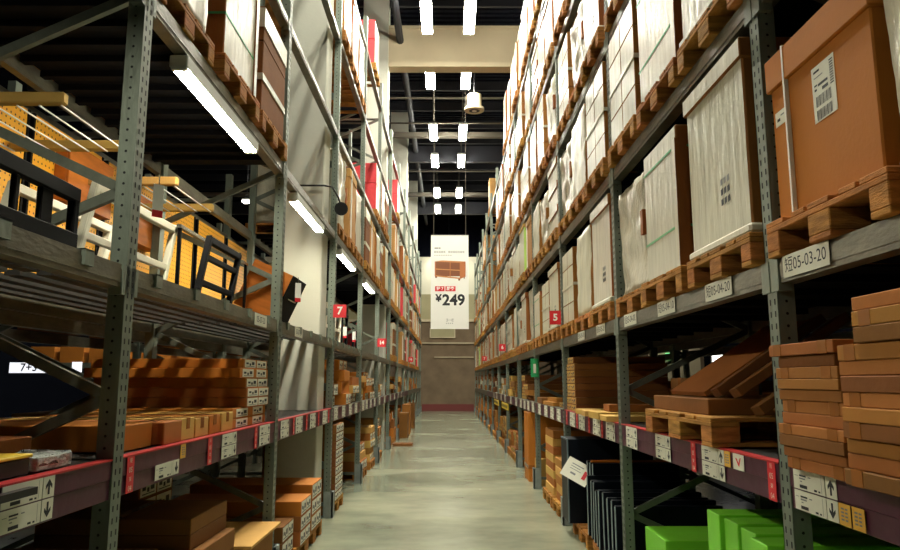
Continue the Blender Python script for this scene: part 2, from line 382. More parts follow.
# ------------------------------------------------------------------ pallet racks
def label_mesh(kind):
    b = MB()
    if kind in ('up','down'):
        b.box(-.15,.075,-.036,.036,0,.002,WHITE); b.box(.08,.15,-.036,.036,0,.002,WHITE)
        e = .0026
        def q(x0,x1,y0,y1,m=INK): b.poly([(x0,y0,e),(x1,y0,e),(x1,y1,e),(x0,y1,e)], m)
        q(-.105,-.055,.012,.018); q(-.105,-.06,.002,.007,INKG); q(-.10,-.085,-.008,-.004,INKG); q(-.105,-.05,-.03,-.018)
        q(-.04,-.02,.012,.016,INKG); q(.0,.02,-.03,-.023); q(.03,.042,-.03,-.024); q(.052,.054,-.03,.03,INKG); q(-.14,-.115,.012,.014,INKG)
        s = 1 if kind == 'up' else -1
        pts = [(-.006,-.026),(.006,-.026),(.006,.004),(.02,-.008),(.02,.006),(0,.027),(-.02,.006),(-.02,-.008),(-.006,.004)]
        pts = [(.115+x, y*s, e) for x, y in pts]
        if s < 0: pts.reverse()
        b.poly([pts[0],pts[1],pts[2],pts[8]] if s > 0 else [pts[8],pts[7],pts[6],pts[0]], INK)
        if s > 0:
            b.poly([pts[2],pts[3],pts[4],pts[5]], INK); b.poly([pts[5],pts[6],pts[7],pts[8]], INK); b.poly([pts[2],pts[5],pts[8]], INK)
        else:
            b.poly([pts[3],pts[4],pts[5],pts[6]], INK); b.poly([pts[3],pts[2],pts[1],pts[0]], INK); b.poly([pts[3],pts[6],pts[0]], INK)
    elif kind == 'plain':
        b.box(-.1,.1,-.036,.036,0,.002,WHITE); e = .0026
        for (x0,x1,y0,y1,m) in ((-.08,-.02,.008,.016,INK),(-.08,-.03,-.004,.002,INKG),(-.08,-.02,-.028,-.016,INK),(.02,.05,-.02,.02,INK)):
            b.poly([(x0,y0,e),(x1,y0,e),(x1,y1,e),(x0,y1,e)], m)
    elif kind == 'yellow':
        b.box(-.035,.035,-.036,.036,0,.002,YELST); e = .0026
        for k in range(4):
            y = -.02+k*.012
            b.poly([(-.02,y,e),(-.002,y,e),(-.002,y+.006,e),(-.02,y+.006,e)], INKG); b.poly([(.004,y,e),(.02,y,e),(.02,y+.006,e),(.004,y+.006,e)], INKG)
    elif kind == 'redmark':
        b.box(-.06,.06,-.036,.036,0,.002,WHITE); e = .0026
        b.poly([(-.03,.014,e),(-.02,.018,e),(.006,-.006,e),(-.004,-.014,e)], REDS); b.poly([(.03,.02,e),(.02,.02,e),(-.004,-.014,e),(.008,-.022,e)], REDS)
    elif kind == 'strip':
        b.box(-.035,.035,-.078,.078,0,.002,REDS)
        for k, t in enumerate(('短','05','架','04')):
            b.text(t, .034 if k % 2 else .022, Matrix.Translation((0,.06-k*.04,.0028)), WHITE)
    return b.mesh('price_label' if kind not in ('yellow','strip') else 'sticker')
LM = {k: label_mesh(k) for k in ('up','down','plain','yellow','redmark','strip')}
def text_label(body):
    b = MB(); b.box(-.17,.17,-.044,.044,0,.002,WHITE); b.text(body, .066, Matrix.Translation((0,0,.0028)), INK)
    return b.mesh('location_label')

def upright_mesh(s, top):
    """front upright of the rack on side s; local origin at the aisle corner, x grows into the rack"""
    w, d = .045, .07
    b = MB()
    # rolled channel: aisle face, two sides, two return lips
    b.box(0,.006,-w,w,0,top,STEEL); b.box(0,d*s,-w,-w+.006,0,top,STEEL); b.box(0,d*s,w-.006,w,0,top,STEEL)
    if s < 0: pass
    b.box((d-.006)*s,d*s,-w,-w+.03,0,top,STEEL); b.box((d-.006)*s,d*s,w-.03,w,0,top,STEEL)
    b.box(-.02*s,(d+.03)*s,-.075,.075,0,.008,STEEL)
    z = .12; e = .0008
    xa = -e*1 if s > 0 else .006+e
    xa = -e if s > 0 else .006+e
    while z < min(top, 7.0)-.03:
        for y in (-.02,.02):      # slots in the aisle face
            b.box(xa-.0003,xa+.0003,y-.005,y+.005,z-.012,z+.012,HOLE)
        n = 6; cx = d*.5*s        # round holes in the side face
        for yy in (-w-e,):
            b.poly([(cx+.0065*math.cos(2*PI*i/n),yy,z+.0065*math.sin(2*PI*i/n)) for i in range(n)], HOLE)
        z += .05
    return b.mesh('upright')
RACKS = {}
def rack(s, xf, y_up0, pitch, nbay, levels, top, label, D=1.1, detail=True, low=True, kmin=0):
    root = empty('pallet_rack', (s*xf, y_up0, 0), label, 'rack')
    ox, oy = s*xf, y_up0
    um = upright_mesh(s, top) if detail else None
    um2 = None
    b2 = MB(); b2.box(0,.07*s,-.045,.045,0,top,STEEL); um2 = b2.mesh('upright')
    for k in range(kmin, nbay):
        y = k*pitch
        put('upright', um if detail else um2, root, T(0,y,0))
        put('upright', um2, root, T(s*(D-.07),y,0))
        b = MB(); zs = [.15,.6,1.06,1.53,2.0,2.45,2.92,3.4,3.87,4.34,4.8,5.26,5.72,6.2,6.66,7.1]
        zs = [q for q in zs if q < top-.1]
        for i in range(len(zs)-1):      # front nodes at odd indices
            xa = .05 if i % 2 else D-.05; xb = D-.05 if i % 2 else .05
            b.bar((xa*s,y,zs[i]),(xb*s,y,zs[i+1]),.03,.045,STEELD)
        b.bar((.05*s,y,.15),((D-.05)*s,y,.15),.028,.04,STEELD)
        b.bar((.05*s,y,zs[-1]),((D-.05)*s,y,zs[-1]),.028,.04,STEELD)
        put('bracing', b.mesh('bracing'), root)
        if detail and k > 0:
            g = MB(); xa = -.05*s
            g.box(xa,-.03*s,y-.065,y+.065,0,.3,GUARD); g.box(xa,.06*s,y-.065,y-.055,0,.3,GUARD); g.box(xa,.06*s,y+.055,y+.065,0,.3,GUARD)
            put('upright_guard', g.mesh('upright_guard'), root)
    beams = {}
    for bi in range(nbay):
        k0 = bi-1
        y0 = k0*pitch+.045; y1 = (k0+1)*pitch-.045
        for li, (zt, h) in enumerate(levels):
            if li == 0 and not low: continue
            b = MB()
            if li == 0:
                m = PURPLE if bi < 9 else BEAM
                b.box(.004*s,.05*s,y0,y1,zt-h,zt-h/2-.001,m); b.box(.0*s,.05*s,y0,y1,zt-h/2+.001,zt-.007,m); b.box(-.004*s,.05*s,y0,y1,zt-.007,zt,REDEDGE if bi < 3 else BEAM)
                b.box(.03*s,.05*s,y0,y1,zt-h,zt-.01,BEAM)
            else:
                b.box(.004*s,.05*s,y0,y1,zt-h,zt,BEAM); b.box(.0,.006*s,y0,y1,zt-h*.78,zt-h*.22,BEAM); b.box(.05*s,.075*s,y0,y1,zt-h,zt-.03,BEAM)
                for yy, sg in ((y0,1),(y1,-1)):
                    b.box(-.006*s,.05*s,yy-.04*sg,yy+.03*sg,zt-h-.03,zt-.002,STEEL)
            o = put('beam', b.mesh('beam'), root); beams[(bi,li)] = o
    for bi in range(0, 6):
        y0 = (bi-1)*pitch+.045; y1 = bi*pitch-.045
        for li, (zt, h) in enumerate(levels[:3]):
            b = MB(); b.box((D-.05)*s,D*s,y0,y1,zt-.1,zt,BEAM); put('beam', b.mesh('beam'), root)
    if low:
        for bi in range(nbay):
            y0 = (bi-1)*pitch+.045; y1 = bi*pitch-.045; b = MB()
            b.box(.052*s,(D-.055)*s,y0,y1,levels[0][0]-.03,levels[0][0]-.006,DECK)
            put('shelf_deck', b.mesh('shelf_deck'), root)
    RACKS[s if low else s*2] = dict(root=root, xf=xf, y=y_up0, pitch=pitch, levels=levels, beams=beams, D=D)
    return root

LV_R = [(1.275,.16),(2.09,.1),(3.30,.1),(4.47,.1),(5.70,.1),(6.95,.1)]
LV_L = [(1.275,.165),(2.10,.1),(3.45,.1),(4.78,.08),(6.08,.08),(7.38,.08)]
rack(1, 1.336, 2.86, 2.68, 13, LV_R, 7.5, 'tall grey pallet rack along the right side of the aisle')
rack(-1, 1.41, 3.07, 2.79, 13, LV_L, 7.9, 'tall grey pallet rack along the left side of the aisle')
rack(-1, 2.75, 3.07, 2.79, 5, [(1.2,.1),(2.05,.1),(3.4,.1)], 4.2, 'dim pallet rack standing back to back behind the left rack', detail=False, low=False)
rack(1, 2.62, 2.86, 2.68, 5, [(1.2,.1),(2.05,.1),(3.3,.1)], 4.2, 'dim pallet rack standing back to back behind the right rack', detail=False, low=False)

def ybay(s, bi):
    r = RACKS[s]; return r['y']+(bi-1)*r['pitch']+.045, r['y']+bi*r['pitch']-.045

# slatted display decks of the left rack
r = RACKS[-1]
for bi in range(0, 8):
    y0, y1 = ybay(-1, bi)
    y0 -= r['y']; y1 -= r['y']
    b = MB(); x = .08
    while x < 1.03:
        b.box(-x,-(x+.07),y0,y1,2.1-.03,2.1-.004,DECK); x += .145
    put('slatted_deck', b.mesh('slatted_deck'), r['root'])
    if bi != 2:
        b = MB(); y = y0+.05
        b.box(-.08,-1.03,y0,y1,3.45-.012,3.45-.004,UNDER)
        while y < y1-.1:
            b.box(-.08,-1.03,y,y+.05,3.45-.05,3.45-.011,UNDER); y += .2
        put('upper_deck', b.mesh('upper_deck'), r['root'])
r = RACKS[1]
for bi in range(0, 6):
    y0, y1 = ybay(1, bi); y0 -= r['y']; y1 -= r['y']
    for li in (1,2,3):
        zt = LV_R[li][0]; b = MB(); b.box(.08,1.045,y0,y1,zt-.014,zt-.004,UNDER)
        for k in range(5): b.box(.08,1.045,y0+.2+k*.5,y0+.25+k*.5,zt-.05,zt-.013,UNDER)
        put('added_under_deck', b.mesh('added_under_deck'), r['root'])  # black decking added so the pallet undersides stay dark

# price labels on the low beams
def stick(s, bi, li, kind, y, z, name='price_label', off=.0015):
    r = RACKS[s]
    face = '-x' if s > 0 else '+x'
    ox = (-.0005-off) if s > 0 else (.0005+off)
    me = LM[kind] if isinstance(kind, str) else kind
    put(name, me, r['beams'][(bi,li)], face_M((ox, y-r['y'], z), face))
ZU, ZL = 1.232, 1.155
def pair(s, bi, y):
    stick(s,bi,0,'up',y,ZU); stick(s,bi,0,'down',y,ZL)
# right: as in the photograph, near bay first
pair(1,0,2.63); stick(1,0,0,'yellow',2.44,ZL,'yellow_sticker'); stick(1,0,0,'yellow',2.36,ZL,'yellow_sticker')
pair(1,1,3.62); stick(1,1,0,'yellow',3.43,ZU,'yellow_sticker'); stick(1,1,0,'redmark',3.3,ZU)
stick(1,1,0,'strip',2.97,1.193,'number_strip'); stick(1,1,0,'strip',3.9,1.193,'number_strip')
pair(1,1,4.45); pair(1,1,5.2)
# left
pair(-1,0,2.44); pair(-1,0,2.08)
stick(-1,1,0,'down',3.62,ZL+.006); stick(-1,1,0,'strip',3.2,1.19,'number_strip'); stick(-1,1,0,'yellow',3.82,ZU,'yellow_sticker')
stick(-1,1,0,'strip',4.25,1.19,'number_strip'); pair(-1,1,4.62); pair(-1,1,5.5); stick(-1,1,0,'strip',5.25,1.19,'number_strip')
for s in (1,-1):
    for bi in range(2, 8):
        y0, y1 = ybay(s, bi)
        for k, f in enumerate((.12,.34,.58,.82)):
            y = y0+(y1-y0)*(f+R.uniform(-.03,.03))
            if k % 2 == 0 or bi < 5: pair(s,bi,y)
            if bi < 3: stick(s,bi,0,'strip',y0+(y1-y0)*(f+.11),1.193,'number_strip')
for bi in range(0, 4):
    y0, y1 = ybay(-1, bi); rr_ = RACKS[-1]
    for k in range(5):
        y = y0+.25+k*.53 - rr_['y']
        b = MB(); b.box(-.012,.012,y-.035,y+.035,2.045,2.108,STEEL); b.box(-.05,.012,y-.035,y+.035,2.102,2.108,STEEL); put('beam_clip', b.mesh('beam_clip'), rr_['beams'][(bi,1)])
# location labels on the first pallet-tier beam, right rack
TL = {}
for bi, y, t in ((0,2.57,'短05-03-20'),(1,3.42,'短05-04-20'),(1,4.25,'短05-04-10'),(1,5.1,'短05-04-00'),(2,6.1,'短05-05-20'),(2,7.0,'短05-05-10')):
    stick(1,bi,1,text_label(t),y,2.045,'location_label',off=.004)
for bi, y in ((1,5.25),(2,6.6)):
    stick(-1,bi,1,text_label('05-07-20'),y,2.05,'location_label',off=.004)

# fluorescent tubes under the second beam of the left rack
def tube_light():
    b = MB(); b.box(-.05,.05,-.71,.71,.0,.07,LAMPW); h = put('shelf_lamp', b.mesh('shelf_lamp', bevel=.005))
    d = MB(); d.box(-.036,.036,-.68,.68,-.012,.0,LAMP2); put('tube', d.mesh('tube'), h)
    for y in (-.695,.695):
        c = MB(); c.box(-.04,.04,y-.014,y+.014,-.014,.002,LAMPW); put('end_cap', c.mesh('end_cap'), h)
    return h
TLP = tube_light(); first = True
for bi in range(0, 5):
    y0, y1 = ybay(-1, bi)
    o = TLP if first else copy_tree(TLP); first = False
    o.location = (-1.45, y0+1.15, 3.27)
    tag(o, 'white fluorescent lamp under the second tier beam of left rack, %s bay' % BAY[bi], 'lamp', 'fluorescent lamps along the left rack')

# ------------------------------------------------------------------ pallets and loads
def pallet_proto(parts):
    """long side across the rack (x 1.2), width .8 along the aisle; origin at the base centre"""
    def blocks(b, i, j): b.box(-.6+i*.5275,-.6+i*.5275+.145,[-.4,-.0725,.3][j],[-.3,.0725,.4][j],.022,.1,WOOD)
    b = MB()
    for k in range(5): b.box(-.6,.6,-.4+k*.164,-.4+k*.164+(.144 if k % 2 == 0 else .1),.122,.144,WOOD)
    for i in range(3): b.box(-.6+i*.5275,-.6+i*.5275+.145,-.4,.4,.1,.122,WOOD)
    if not parts:
        for i in range(3):
            for j in range(3): blocks(b, i, j)
        for j in range(3): b.box(-.6,.6,[-.4,-.0725,.3][j],[-.3,.0725,.4][j],0,.022,WOOD)
        return put('wooden_pallet', b.mesh('pallet'))
    h = put('wooden_pallet', b.mesh('pallet_deck', bevel=.003))
    for i in range(3):
        for j in range(3):
            q = MB(); blocks(q, i, j); put('block', q.mesh('block', bevel=.004), h)
    for j in range(3):
        q = MB(); q.box(-.6,.6,[-.4,-.0725,.3][j],[-.3,.0725,.4][j],0,.022,WOOD); put('bottom_board', q.mesh('bottom_board', bevel=.003), h)
    return h
PAL_N, PAL_F = pallet_proto(True), pallet_proto(False)
USED = set()
def pallet(x, y, z, label, near=False, rz=0, sy=1, group='wooden pallets'):
    src = PAL_N if near else PAL_F
    o = copy_tree(src) if src.name in USED else src
    USED.add(src.name)
    o.location = (x, y, z+.0015); o.rotation_euler = (0,0,rz); o.scale = (1,sy,1)
    tag(o, label, 'pallet', group)
    return o

def bumpy_box(dx, dy, dz, amp, seed, m, mside, n=12):
    """box with crumpled faces; -x face is the aisle face"""
    me = bpy.data.meshes.new('wrapped_load'); bm = bmesh.new()
    bmesh.ops.create_cube(bm, size=1)
    bmesh.ops.subdivide_edges(bm, edges=bm.edges[:], cuts=n, use_grid_fill=True)
    for v in bm.verts:
        p = v.co.copy()
        q = Vector((p.x*dx, p.y*dy, (p.z+.5)*dz))
        d = noise.noise_vector(Vector((q.x*5+seed, q.y*5, q.z*5)))
        d2 = noise.noise_vector(Vector((q.x*14+seed, q.y*14, q.z*9)))
        k = .25 if q.z < .05 else 1
        q += Vector((d.x, d.y, d.z if q.z > .05 else 0))*amp*k + Vector((d2.x,d2.y,0))*amp*.4*k
        r = max(0, p.z)*2
        edge = max(abs(p.x), abs(p.y))*2
        if r > .9: q.z -= amp*2.0*edge**6
        v.co = q
    for f in bm.faces:
        n_ = f.normal; c = f.calc_center_median()
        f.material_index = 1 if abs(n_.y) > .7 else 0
        f.smooth = True
    bm.to_mesh(me); bm.free(); me.materials.append(m); me.materials.append(mside); me.update()
    return me
def load_proto(kind):
    """dims 1.14 x .76 x 1.0, origin base centre; -x is the aisle face"""
    hx, hy = .57, .375
    b = MB()
    if kind == 'lidded':
        b.box(-hx,hx,-hy,hy,0,1,CARDS,faces={'-x':FILM,'+x':FILM})  # aisle face whiter than the sides: partly lamp light painted in
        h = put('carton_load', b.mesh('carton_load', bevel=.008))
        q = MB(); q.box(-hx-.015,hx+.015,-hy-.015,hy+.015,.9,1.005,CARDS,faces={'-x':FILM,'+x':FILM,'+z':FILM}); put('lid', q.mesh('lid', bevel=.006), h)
        q = MB(); e = -hx-.0015
        for k in range(3):
            for j in range(3):
                y0 = -.16+j*.04; z0 = .33-k*.055
                q.poly([(e,y0+.028,z0),(e,y0,z0+.006),(e,y0,z0+.04),(e,y0+.028,z0+.034)], INKG if k == 0 else INK)
        put('printed_marks', q.mesh('printed_marks'), h)
        q = MB(); q.box(-hx-.02,hx,-hy-.02,-hy+.05,0,.05,FILM); q.box(-hx-.02,-hx+.02,-hy-.02,hy+.02,0,.05,FILM); put('film_skirt', q.mesh('film_skirt', bevel=.012), h)
    elif kind == 'crumpled':
        h = put('carton_load', bumpy_box(1.12,.74,1,.03,3.7,FILMC,FILMC,16))
        q = MB(); q.box(-hx-.012,-hx+.05,-hy-.012,-hy+.05,.42,.62,CARDS); put('carton_corner', q.mesh('carton_corner'), h)
    elif kind == 'rumpled':
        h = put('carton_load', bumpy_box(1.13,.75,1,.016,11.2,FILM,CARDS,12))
    elif kind == 'strapped':
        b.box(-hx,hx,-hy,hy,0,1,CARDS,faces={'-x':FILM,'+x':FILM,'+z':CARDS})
        h = put('carton_load', b.mesh('carton_load', bevel=.008))
        for z in (.28,.84):
            q = MB(); t = .003
            q.box(-hx-t,hx+t,-hy-t,hy+t,z,z+.016,STRAPG)
            put('green_strap', q.mesh('green_strap'), h)
        q = MB(); q.box(-hx-.01,-hx+.06,-hy-.01,-hy+.06,0,.9,CARDS,faces={'-x':FILM}); put('corner_board', q.mesh('corner_board'), h)
    elif kind == 'layered':
        for k in range(3): b.box(-hx+.012,hx-.012,-hy+.012,hy-.012,k*.335,k*.335+.3,FILM)
        h = put('carton_load', b.mesh('carton_load', bevel=.006))
        for k in range(3):
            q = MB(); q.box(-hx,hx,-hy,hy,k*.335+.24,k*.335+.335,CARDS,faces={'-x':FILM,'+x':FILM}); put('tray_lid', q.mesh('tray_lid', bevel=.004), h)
    elif kind == 'blocks':
        h = None
        hz = [.0,.26,.5,.76,1.0]
        for k in range(4):
            for j in range(2):
                y0 = -hy+j*hy
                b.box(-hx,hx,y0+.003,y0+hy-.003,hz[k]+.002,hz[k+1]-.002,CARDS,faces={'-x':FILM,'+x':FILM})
        h = put('carton_load', b.mesh('carton_load', bevel=.005))
        q = MB(); e = .006
        q.box(-hx-e,hx+e,-hy-e,hy+e,.48,.515,FILM); put('film_band', q.mesh('film_band'), h)
    elif kind == 'tan':
        b.box(-hx,hx,-hy,hy,0,.9,TANL); h = put('carton_load', b.mesh('carton_load', bevel=.008))
        q = MB(); q.box(-hx-.012,hx+.012,-hy-.012,hy+.012,.88,1.0,TANL); put('lid', q.mesh('lid', bevel=.006), h)
        q = MB(); t = .017; q.box(-hx-t,hx+t,.2,.215,.0,1.005,STRAPW); put('white_strap', q.mesh('strap'), h)
    elif kind == 'red':
        b.box(-hx,hx,-hy,hy,0,.56,REDC,faces={'-x':FILM,'+x':FILM}); b.box(-hx,hx,-hy,hy,.565,1,REDC,faces={'-x':FILM,'+x':FILM})
        h = put('carton_load', b.mesh('carton_load', bevel=.008))
        q = MB(); q.box(-hx-.01,-hx+.07,-hy-.01,-hy+.07,0,1,FILM); put('corner_board', q.mesh('corner_board'), h)
    elif kind == 'lime':
        b.box(-hx,hx,-hy,hy,0,1,GREENL,faces={'-x':FILM,'+x':FILM}); h = put('carton_load', b.mesh('carton_load', bevel=.008))
        q = MB(); q.box(-hx-.012,hx+.012,-hy-.012,hy+.012,.93,1.0,CARDP); put('lid', q.mesh('lid', bevel=.006), h)
    elif kind == 'brown':
        for k in range(3): b.box(-hx,hx,-hy,hy,k*.334+.002,k*.334+.331,CARDD)
        h = put('carton_load', b.mesh('carton_load', bevel=.006))
        q = MB(); q.box(-hx-.006,hx+.006,-hy-.006,hy+.006,.3,.36,FILM); q.box(-hx-.006,-hx+.2,-hy-.006,hy+.006,.8,.98,FILM); put('film_band', q.mesh('film_band'), h)
    return h
KINDS = ('lidded','crumpled','rumpled','strapped','layered','blocks','tan','red','lime','brown')
LP_ = {k: load_proto(k) for k in KINDS}
LOOK = {'lidded':'white film-wrapped lidded carton','crumpled':'white crumpled film-wrapped load','rumpled':'tall white film-wrapped load','strapped':'white load with green straps',
        'layered':'white load of brown-lidded trays','blocks':'white film-banded block of cartons','tan':'tan lidded cardboard load','red':'red carton load','lime':'pale lime carton load','brown':'brown carton load in film'}
LUSED = set()
def load(kind, x, y, z, h, label, rz=0, sy=1, sx=1):
    src = LP_[kind]
    o = copy_tree(src) if kind in LUSED else src
    LUSED.add(kind)
    o.location = (x,y,z); o.rotation_euler = (0,0,rz); o.scale = (sx,sy,h)
    tag(o, label, 'pallet load', LOOK[kind]+'s')
    return o

COLY = ((8.2,8.58),(16.6,17.0),(25.1,25.5),(33.4,33.8))
def tier(s, bi, li, specs, npos=3):
    """specs: per position None or (kind, height[, width scale])"""
    r = RACKS[s]; y0, y1 = ybay(s, bi); zt = r['levels'][li][0]
    w = (y1-y0)/npos
    pos = {3:('near position','middle position','far position'),2:('near half','far half')}[npos]
    side = 'right' if s > 0 else 'left'
    for k, sp in enumerate(specs):
        if sp is None: continue
        kind, h = sp[0], sp[1]; sy = sp[2] if len(sp) > 2 else R.uniform(.86,.97)
        yc = y0+w*(k+.5)+R.uniform(-.02,.02)
        if s < 0 and any(c-.45 < yc < d+.45 for c, d in COLY): continue
        jx = R.uniform(-.03,.02); x = s*(r['xf']+.575+jx)
        where = '%s of %s rack, %s bay, %s' % (TIER[li+1], side, BAY[bi], pos[k])
        pallet(x, yc, zt, 'wooden pallet on '+where, near=(bi <= 2 and li <= 3))
        load(kind, x, yc, zt+.147, h, LOOK[kind]+' on '+where, 0 if s > 0 else PI, sy)
WK = ['lidded','crumpled','rumpled','strapped','layered','blocks','rumpled','lidded','blocks']
def rnd(maxh, kinds=WK): return (R.choice(kinds), maxh*R.uniform(.78,1.0))
# right rack
CAP = {1:.92,2:.88,3:.96,4:.98,5:1.25}
OV = {(1,1):[('lidded',.9,.98),('strapped',.84,.88),('crumpled',.86,.94)],
      (2,1):[('lidded',.9,.95),('rumpled',.86,.94),('blocks',.8,.92)],
      (3,1):[('lidded',.78,1.0),('blocks',.7,.9),('strapped',.66,.92)],
      (1,2):[('lidded',.88,1.0),('strapped',.88,1.02),('blocks',.9,1)],
      (2,2):[('blocks',.86,1),('rumpled',.86,1),('crumpled',.84,1)],
      (3,2):[('layered',.9,1),('crumpled',.76,.95),('rumpled',.8,1)],
      (4,2):[('tan',.8,.9),('lime',.85,1),('rumpled',.7,1)],
      (0,5):[None,None,None],(0,4):[None,None,None],(0,3):[None,None,None]}
for li in (1,2,3,4,5):
    for bi in range(0, 13):
        if bi == 0:
            continue
        if li >= 4 and bi == 1: continue                   # above the frame
        if li == 3 and bi == 0: continue
        if (bi, li) in OV: tier(1, bi, li, OV[(bi, li)]); continue
        if li == 5 and bi > 5:
            if bi == 8: tier(1, bi, li, [('tan',.95),None,None])
            continue
        if li == 4 and bi > 6:
            if bi == 9: tier(1, bi, li, [('tan',.9),('tan',.85),None])
            continue
        if li == 3 and bi > 6:
            tier(1, bi, li, [rnd(CAP[3]) if R.random() < .55 else None for _ in range(3)]); continue
        sp = [rnd(CAP[li]) for _ in range(3)]
        if li <= 2 and bi > 5: sp = [rnd(CAP[li], WK+['tan','tan','brown']) for _ in range(3)]
        if bi >= 11 and li in (1,2): sp[0] = ('lime', .8)
        tier(1, bi, li, sp)
# nearest right bay: big tan carton on its pallet, wrapped load nearer still
pallet(1.336+.57, 2.41, 2.09, 'large wooden pallet under the big tan carton', near=True)
h = MB(); h.box(-.56,.56,-.345,.345,0,.61,CARDO); bigc = put('tan_carton', h.mesh('tan_carton', bevel=.006), None, T(1.336+.575,2.432,2.237))
tag(bigc, 'big tan lidded carton with barcode sticker on pallet, above label 05-03-20', 'carton')
h = MB(); h.box(-.575,.575,-.36,.36,.55,.69,CARDO); put('lid', h.mesh('lid', bevel=.005), bigc)
h = MB(); t = .0165; h.box(-.56-t,.56+t,.2,.212,0.001,.694,STRAPW); put('strap', h.mesh('strap'), bigc)
h = MB(); h.box(-.075,.075,-.105,.105,0,.001,WHITE); e = .0016
def q_(x0,x1,y0,y1,m=INK): h.poly([(x0,y0,e),(x1,y0,e),(x1,y1,e),(x0,y1,e)], m)
q_(-.06,-.02,.08,.088); q_(-.06,.0,.06,.064,INKG); q_(-.06,-.04,.03,.036); q_(-.035,.03,.024,.034); q_(-.06,-.045,.012,.02); q_(-.01,.03,.002,.014)
for i in range(14):
    w_ = .003 if i % 3 else .005; q_(-.055+i*.0075,-.055+i*.0075+w_,-.05,-.01)
    q_(-.055+i*.0075,-.055+i*.0075+w_,-.1,-.062)
for i in range(10): q_(.045,.068,.0+i*.0095,.0+i*.0095+.005)
put('barcode_sticker', h.mesh('barcode_sticker'), bigc, face_M((-.5605,-.05,.4),'-x'))
h = MB(); h.box(-.045,.045,-.03,.03,0,.001,WHITE); q_(-.03,-.005,-.012,.0); q_(.0,.03,.006,.012,INKG)
put('small_sticker', h.mesh('small_sticker'), bigc, face_M((-.5605,.275,.42),'-x'))
pallet(1.336+.57, 1.55, 2.09, 'wooden pallet at the right edge of photo, nearest bay', near=True)
load('crumpled', 1.336+.58, 1.66, 2.245, .9, 'greenish white wrapped load at the upper right edge, nearest bay')
# left rack
for bi, li, sp in ((1,2,[('rumpled',1.0),('strapped',1.0),('brown',.85,.95)]),
                   (3,2,[('crumpled',1.06),('tan',1.02,.9),('rumpled',1.0)]),(4,2,[('brown',.95),('tan',.9),('rumpled',.9)]),(5,2,[('brown',.9),('rumpled',1.0),('red',.8)]),
                   (4,3,[None,None,('red',.95)]),(5,3,[('rumpled',.9),('brown',.9),None]),
                   (3,4,[('rumpled',1.05),('lidded',1.05),('rumpled',1.0)]),(6,4,[None,None,('red',.95)]),
                   (4,5,[None,('red',.9),None])):
    tier(-1, bi, li, sp)
for bi in range(6, 13):
    for li in (2,3):
        tier(-1, bi, li, [rnd(.95, ['red','brown','rumpled','tan','lidded','red']) if R.random() < (.85 if li == 2 else .45) else None for _ in range(3)])
for bi in range(6, 12):
    tier(-1, bi, 1, [rnd(.95, ['tan','brown','lidded','rumpled','red']) if R.random() < .9 else None for _ in range(3)])

# ------------------------------------------------------------------ cartons
CM = {}
def carton(x, y, z, dx, dy, dz, label, m=None, rz=0, tape=None, end=None, name='carton', group=None, cat='carton', M=None, split=False):
    """carton with base centre at (x,y,z). tape: 'x' or 'y' strip direction. end: aisle side (+1 right rack faces -x, -1 left rack) for two printed end labels"""
    m = m or CARD
    key = (round(dx,3),round(dy,3),round(dz,3),m.name)
    if key not in CM:
        b = MB(); b.box(-dx/2,dx/2,-dy/2,dy/2,0,dz,m); CM[key] = b.mesh('carton', bevel=min(.004,dz*.06))
    o = put(name, CM[key], None, M if M is not None else T(x,y,z,rz))
    tag(o, label, cat, group)
    t = .0012
    if tape:
        k2 = ('t',tape)+key
        if k2 not in CM:
            b = MB(); w = .028
            if tape == 'x': b.box(-dx/2-t,dx/2+t,-w,w,dz-.0008,dz+t,TAPE); b.box(-dx/2-t,-dx/2,-w,w,max(dz-.06,dz*.3),dz,TAPE); b.box(dx/2,dx/2+t,-w,w,max(dz-.06,dz*.3),dz,TAPE)
            elif tape == 'y': b.box(-w,w,-dy/2-t,dy/2+t,dz-.0008,dz+t,TAPE); b.box(-w,w,-dy/2-t,-dy/2,dz*.3,dz,TAPE)
            elif tape == 'ends':      # two wrapped strips near the two ends of the aisle face
                for yy in (-dy/2+.07,dy/2-.07): b.box(-dx/2-t,dx/2+t,yy-.03,yy+.03,-t*.3,dz+t,TAPE)
            CM[k2] = b.mesh('tape')
        put('tape', CM[k2], o)
    if end:
        xe = -dx/2-.0008 if end > 0 else dx/2+.0008; fc = '-x' if end > 0 else '+x'
        k3 = ('e',end)+key
        if k3 not in CM:
            b = MB(); hh = dz*.42; w = min(.14,dy*.22); b.box(-w,w,-hh,hh,-.0005,.0006,WHITE if end < 0 else CARDP); e = .0012
            for (a0,a1,c0,c1) in ((-.8,-.35,-.2,.3),(-.2,.1,-.5,.1),(.25,.75,-.3,.5),(-.8,.8,-.75,-.62)):
                b.poly([(a0*w,c0*hh,e),(a1*w,c0*hh,e),(a1*w,c1*hh,e),(a0*w,c1*hh,e)], INK)
            CM[k3] = b.mesh('end_label')
        for yy in (-dy*.24, dy*.24): put('end_label', CM[k3], o, face_M((xe,yy,dz*.5),fc))
    return o

SH = 1.2755
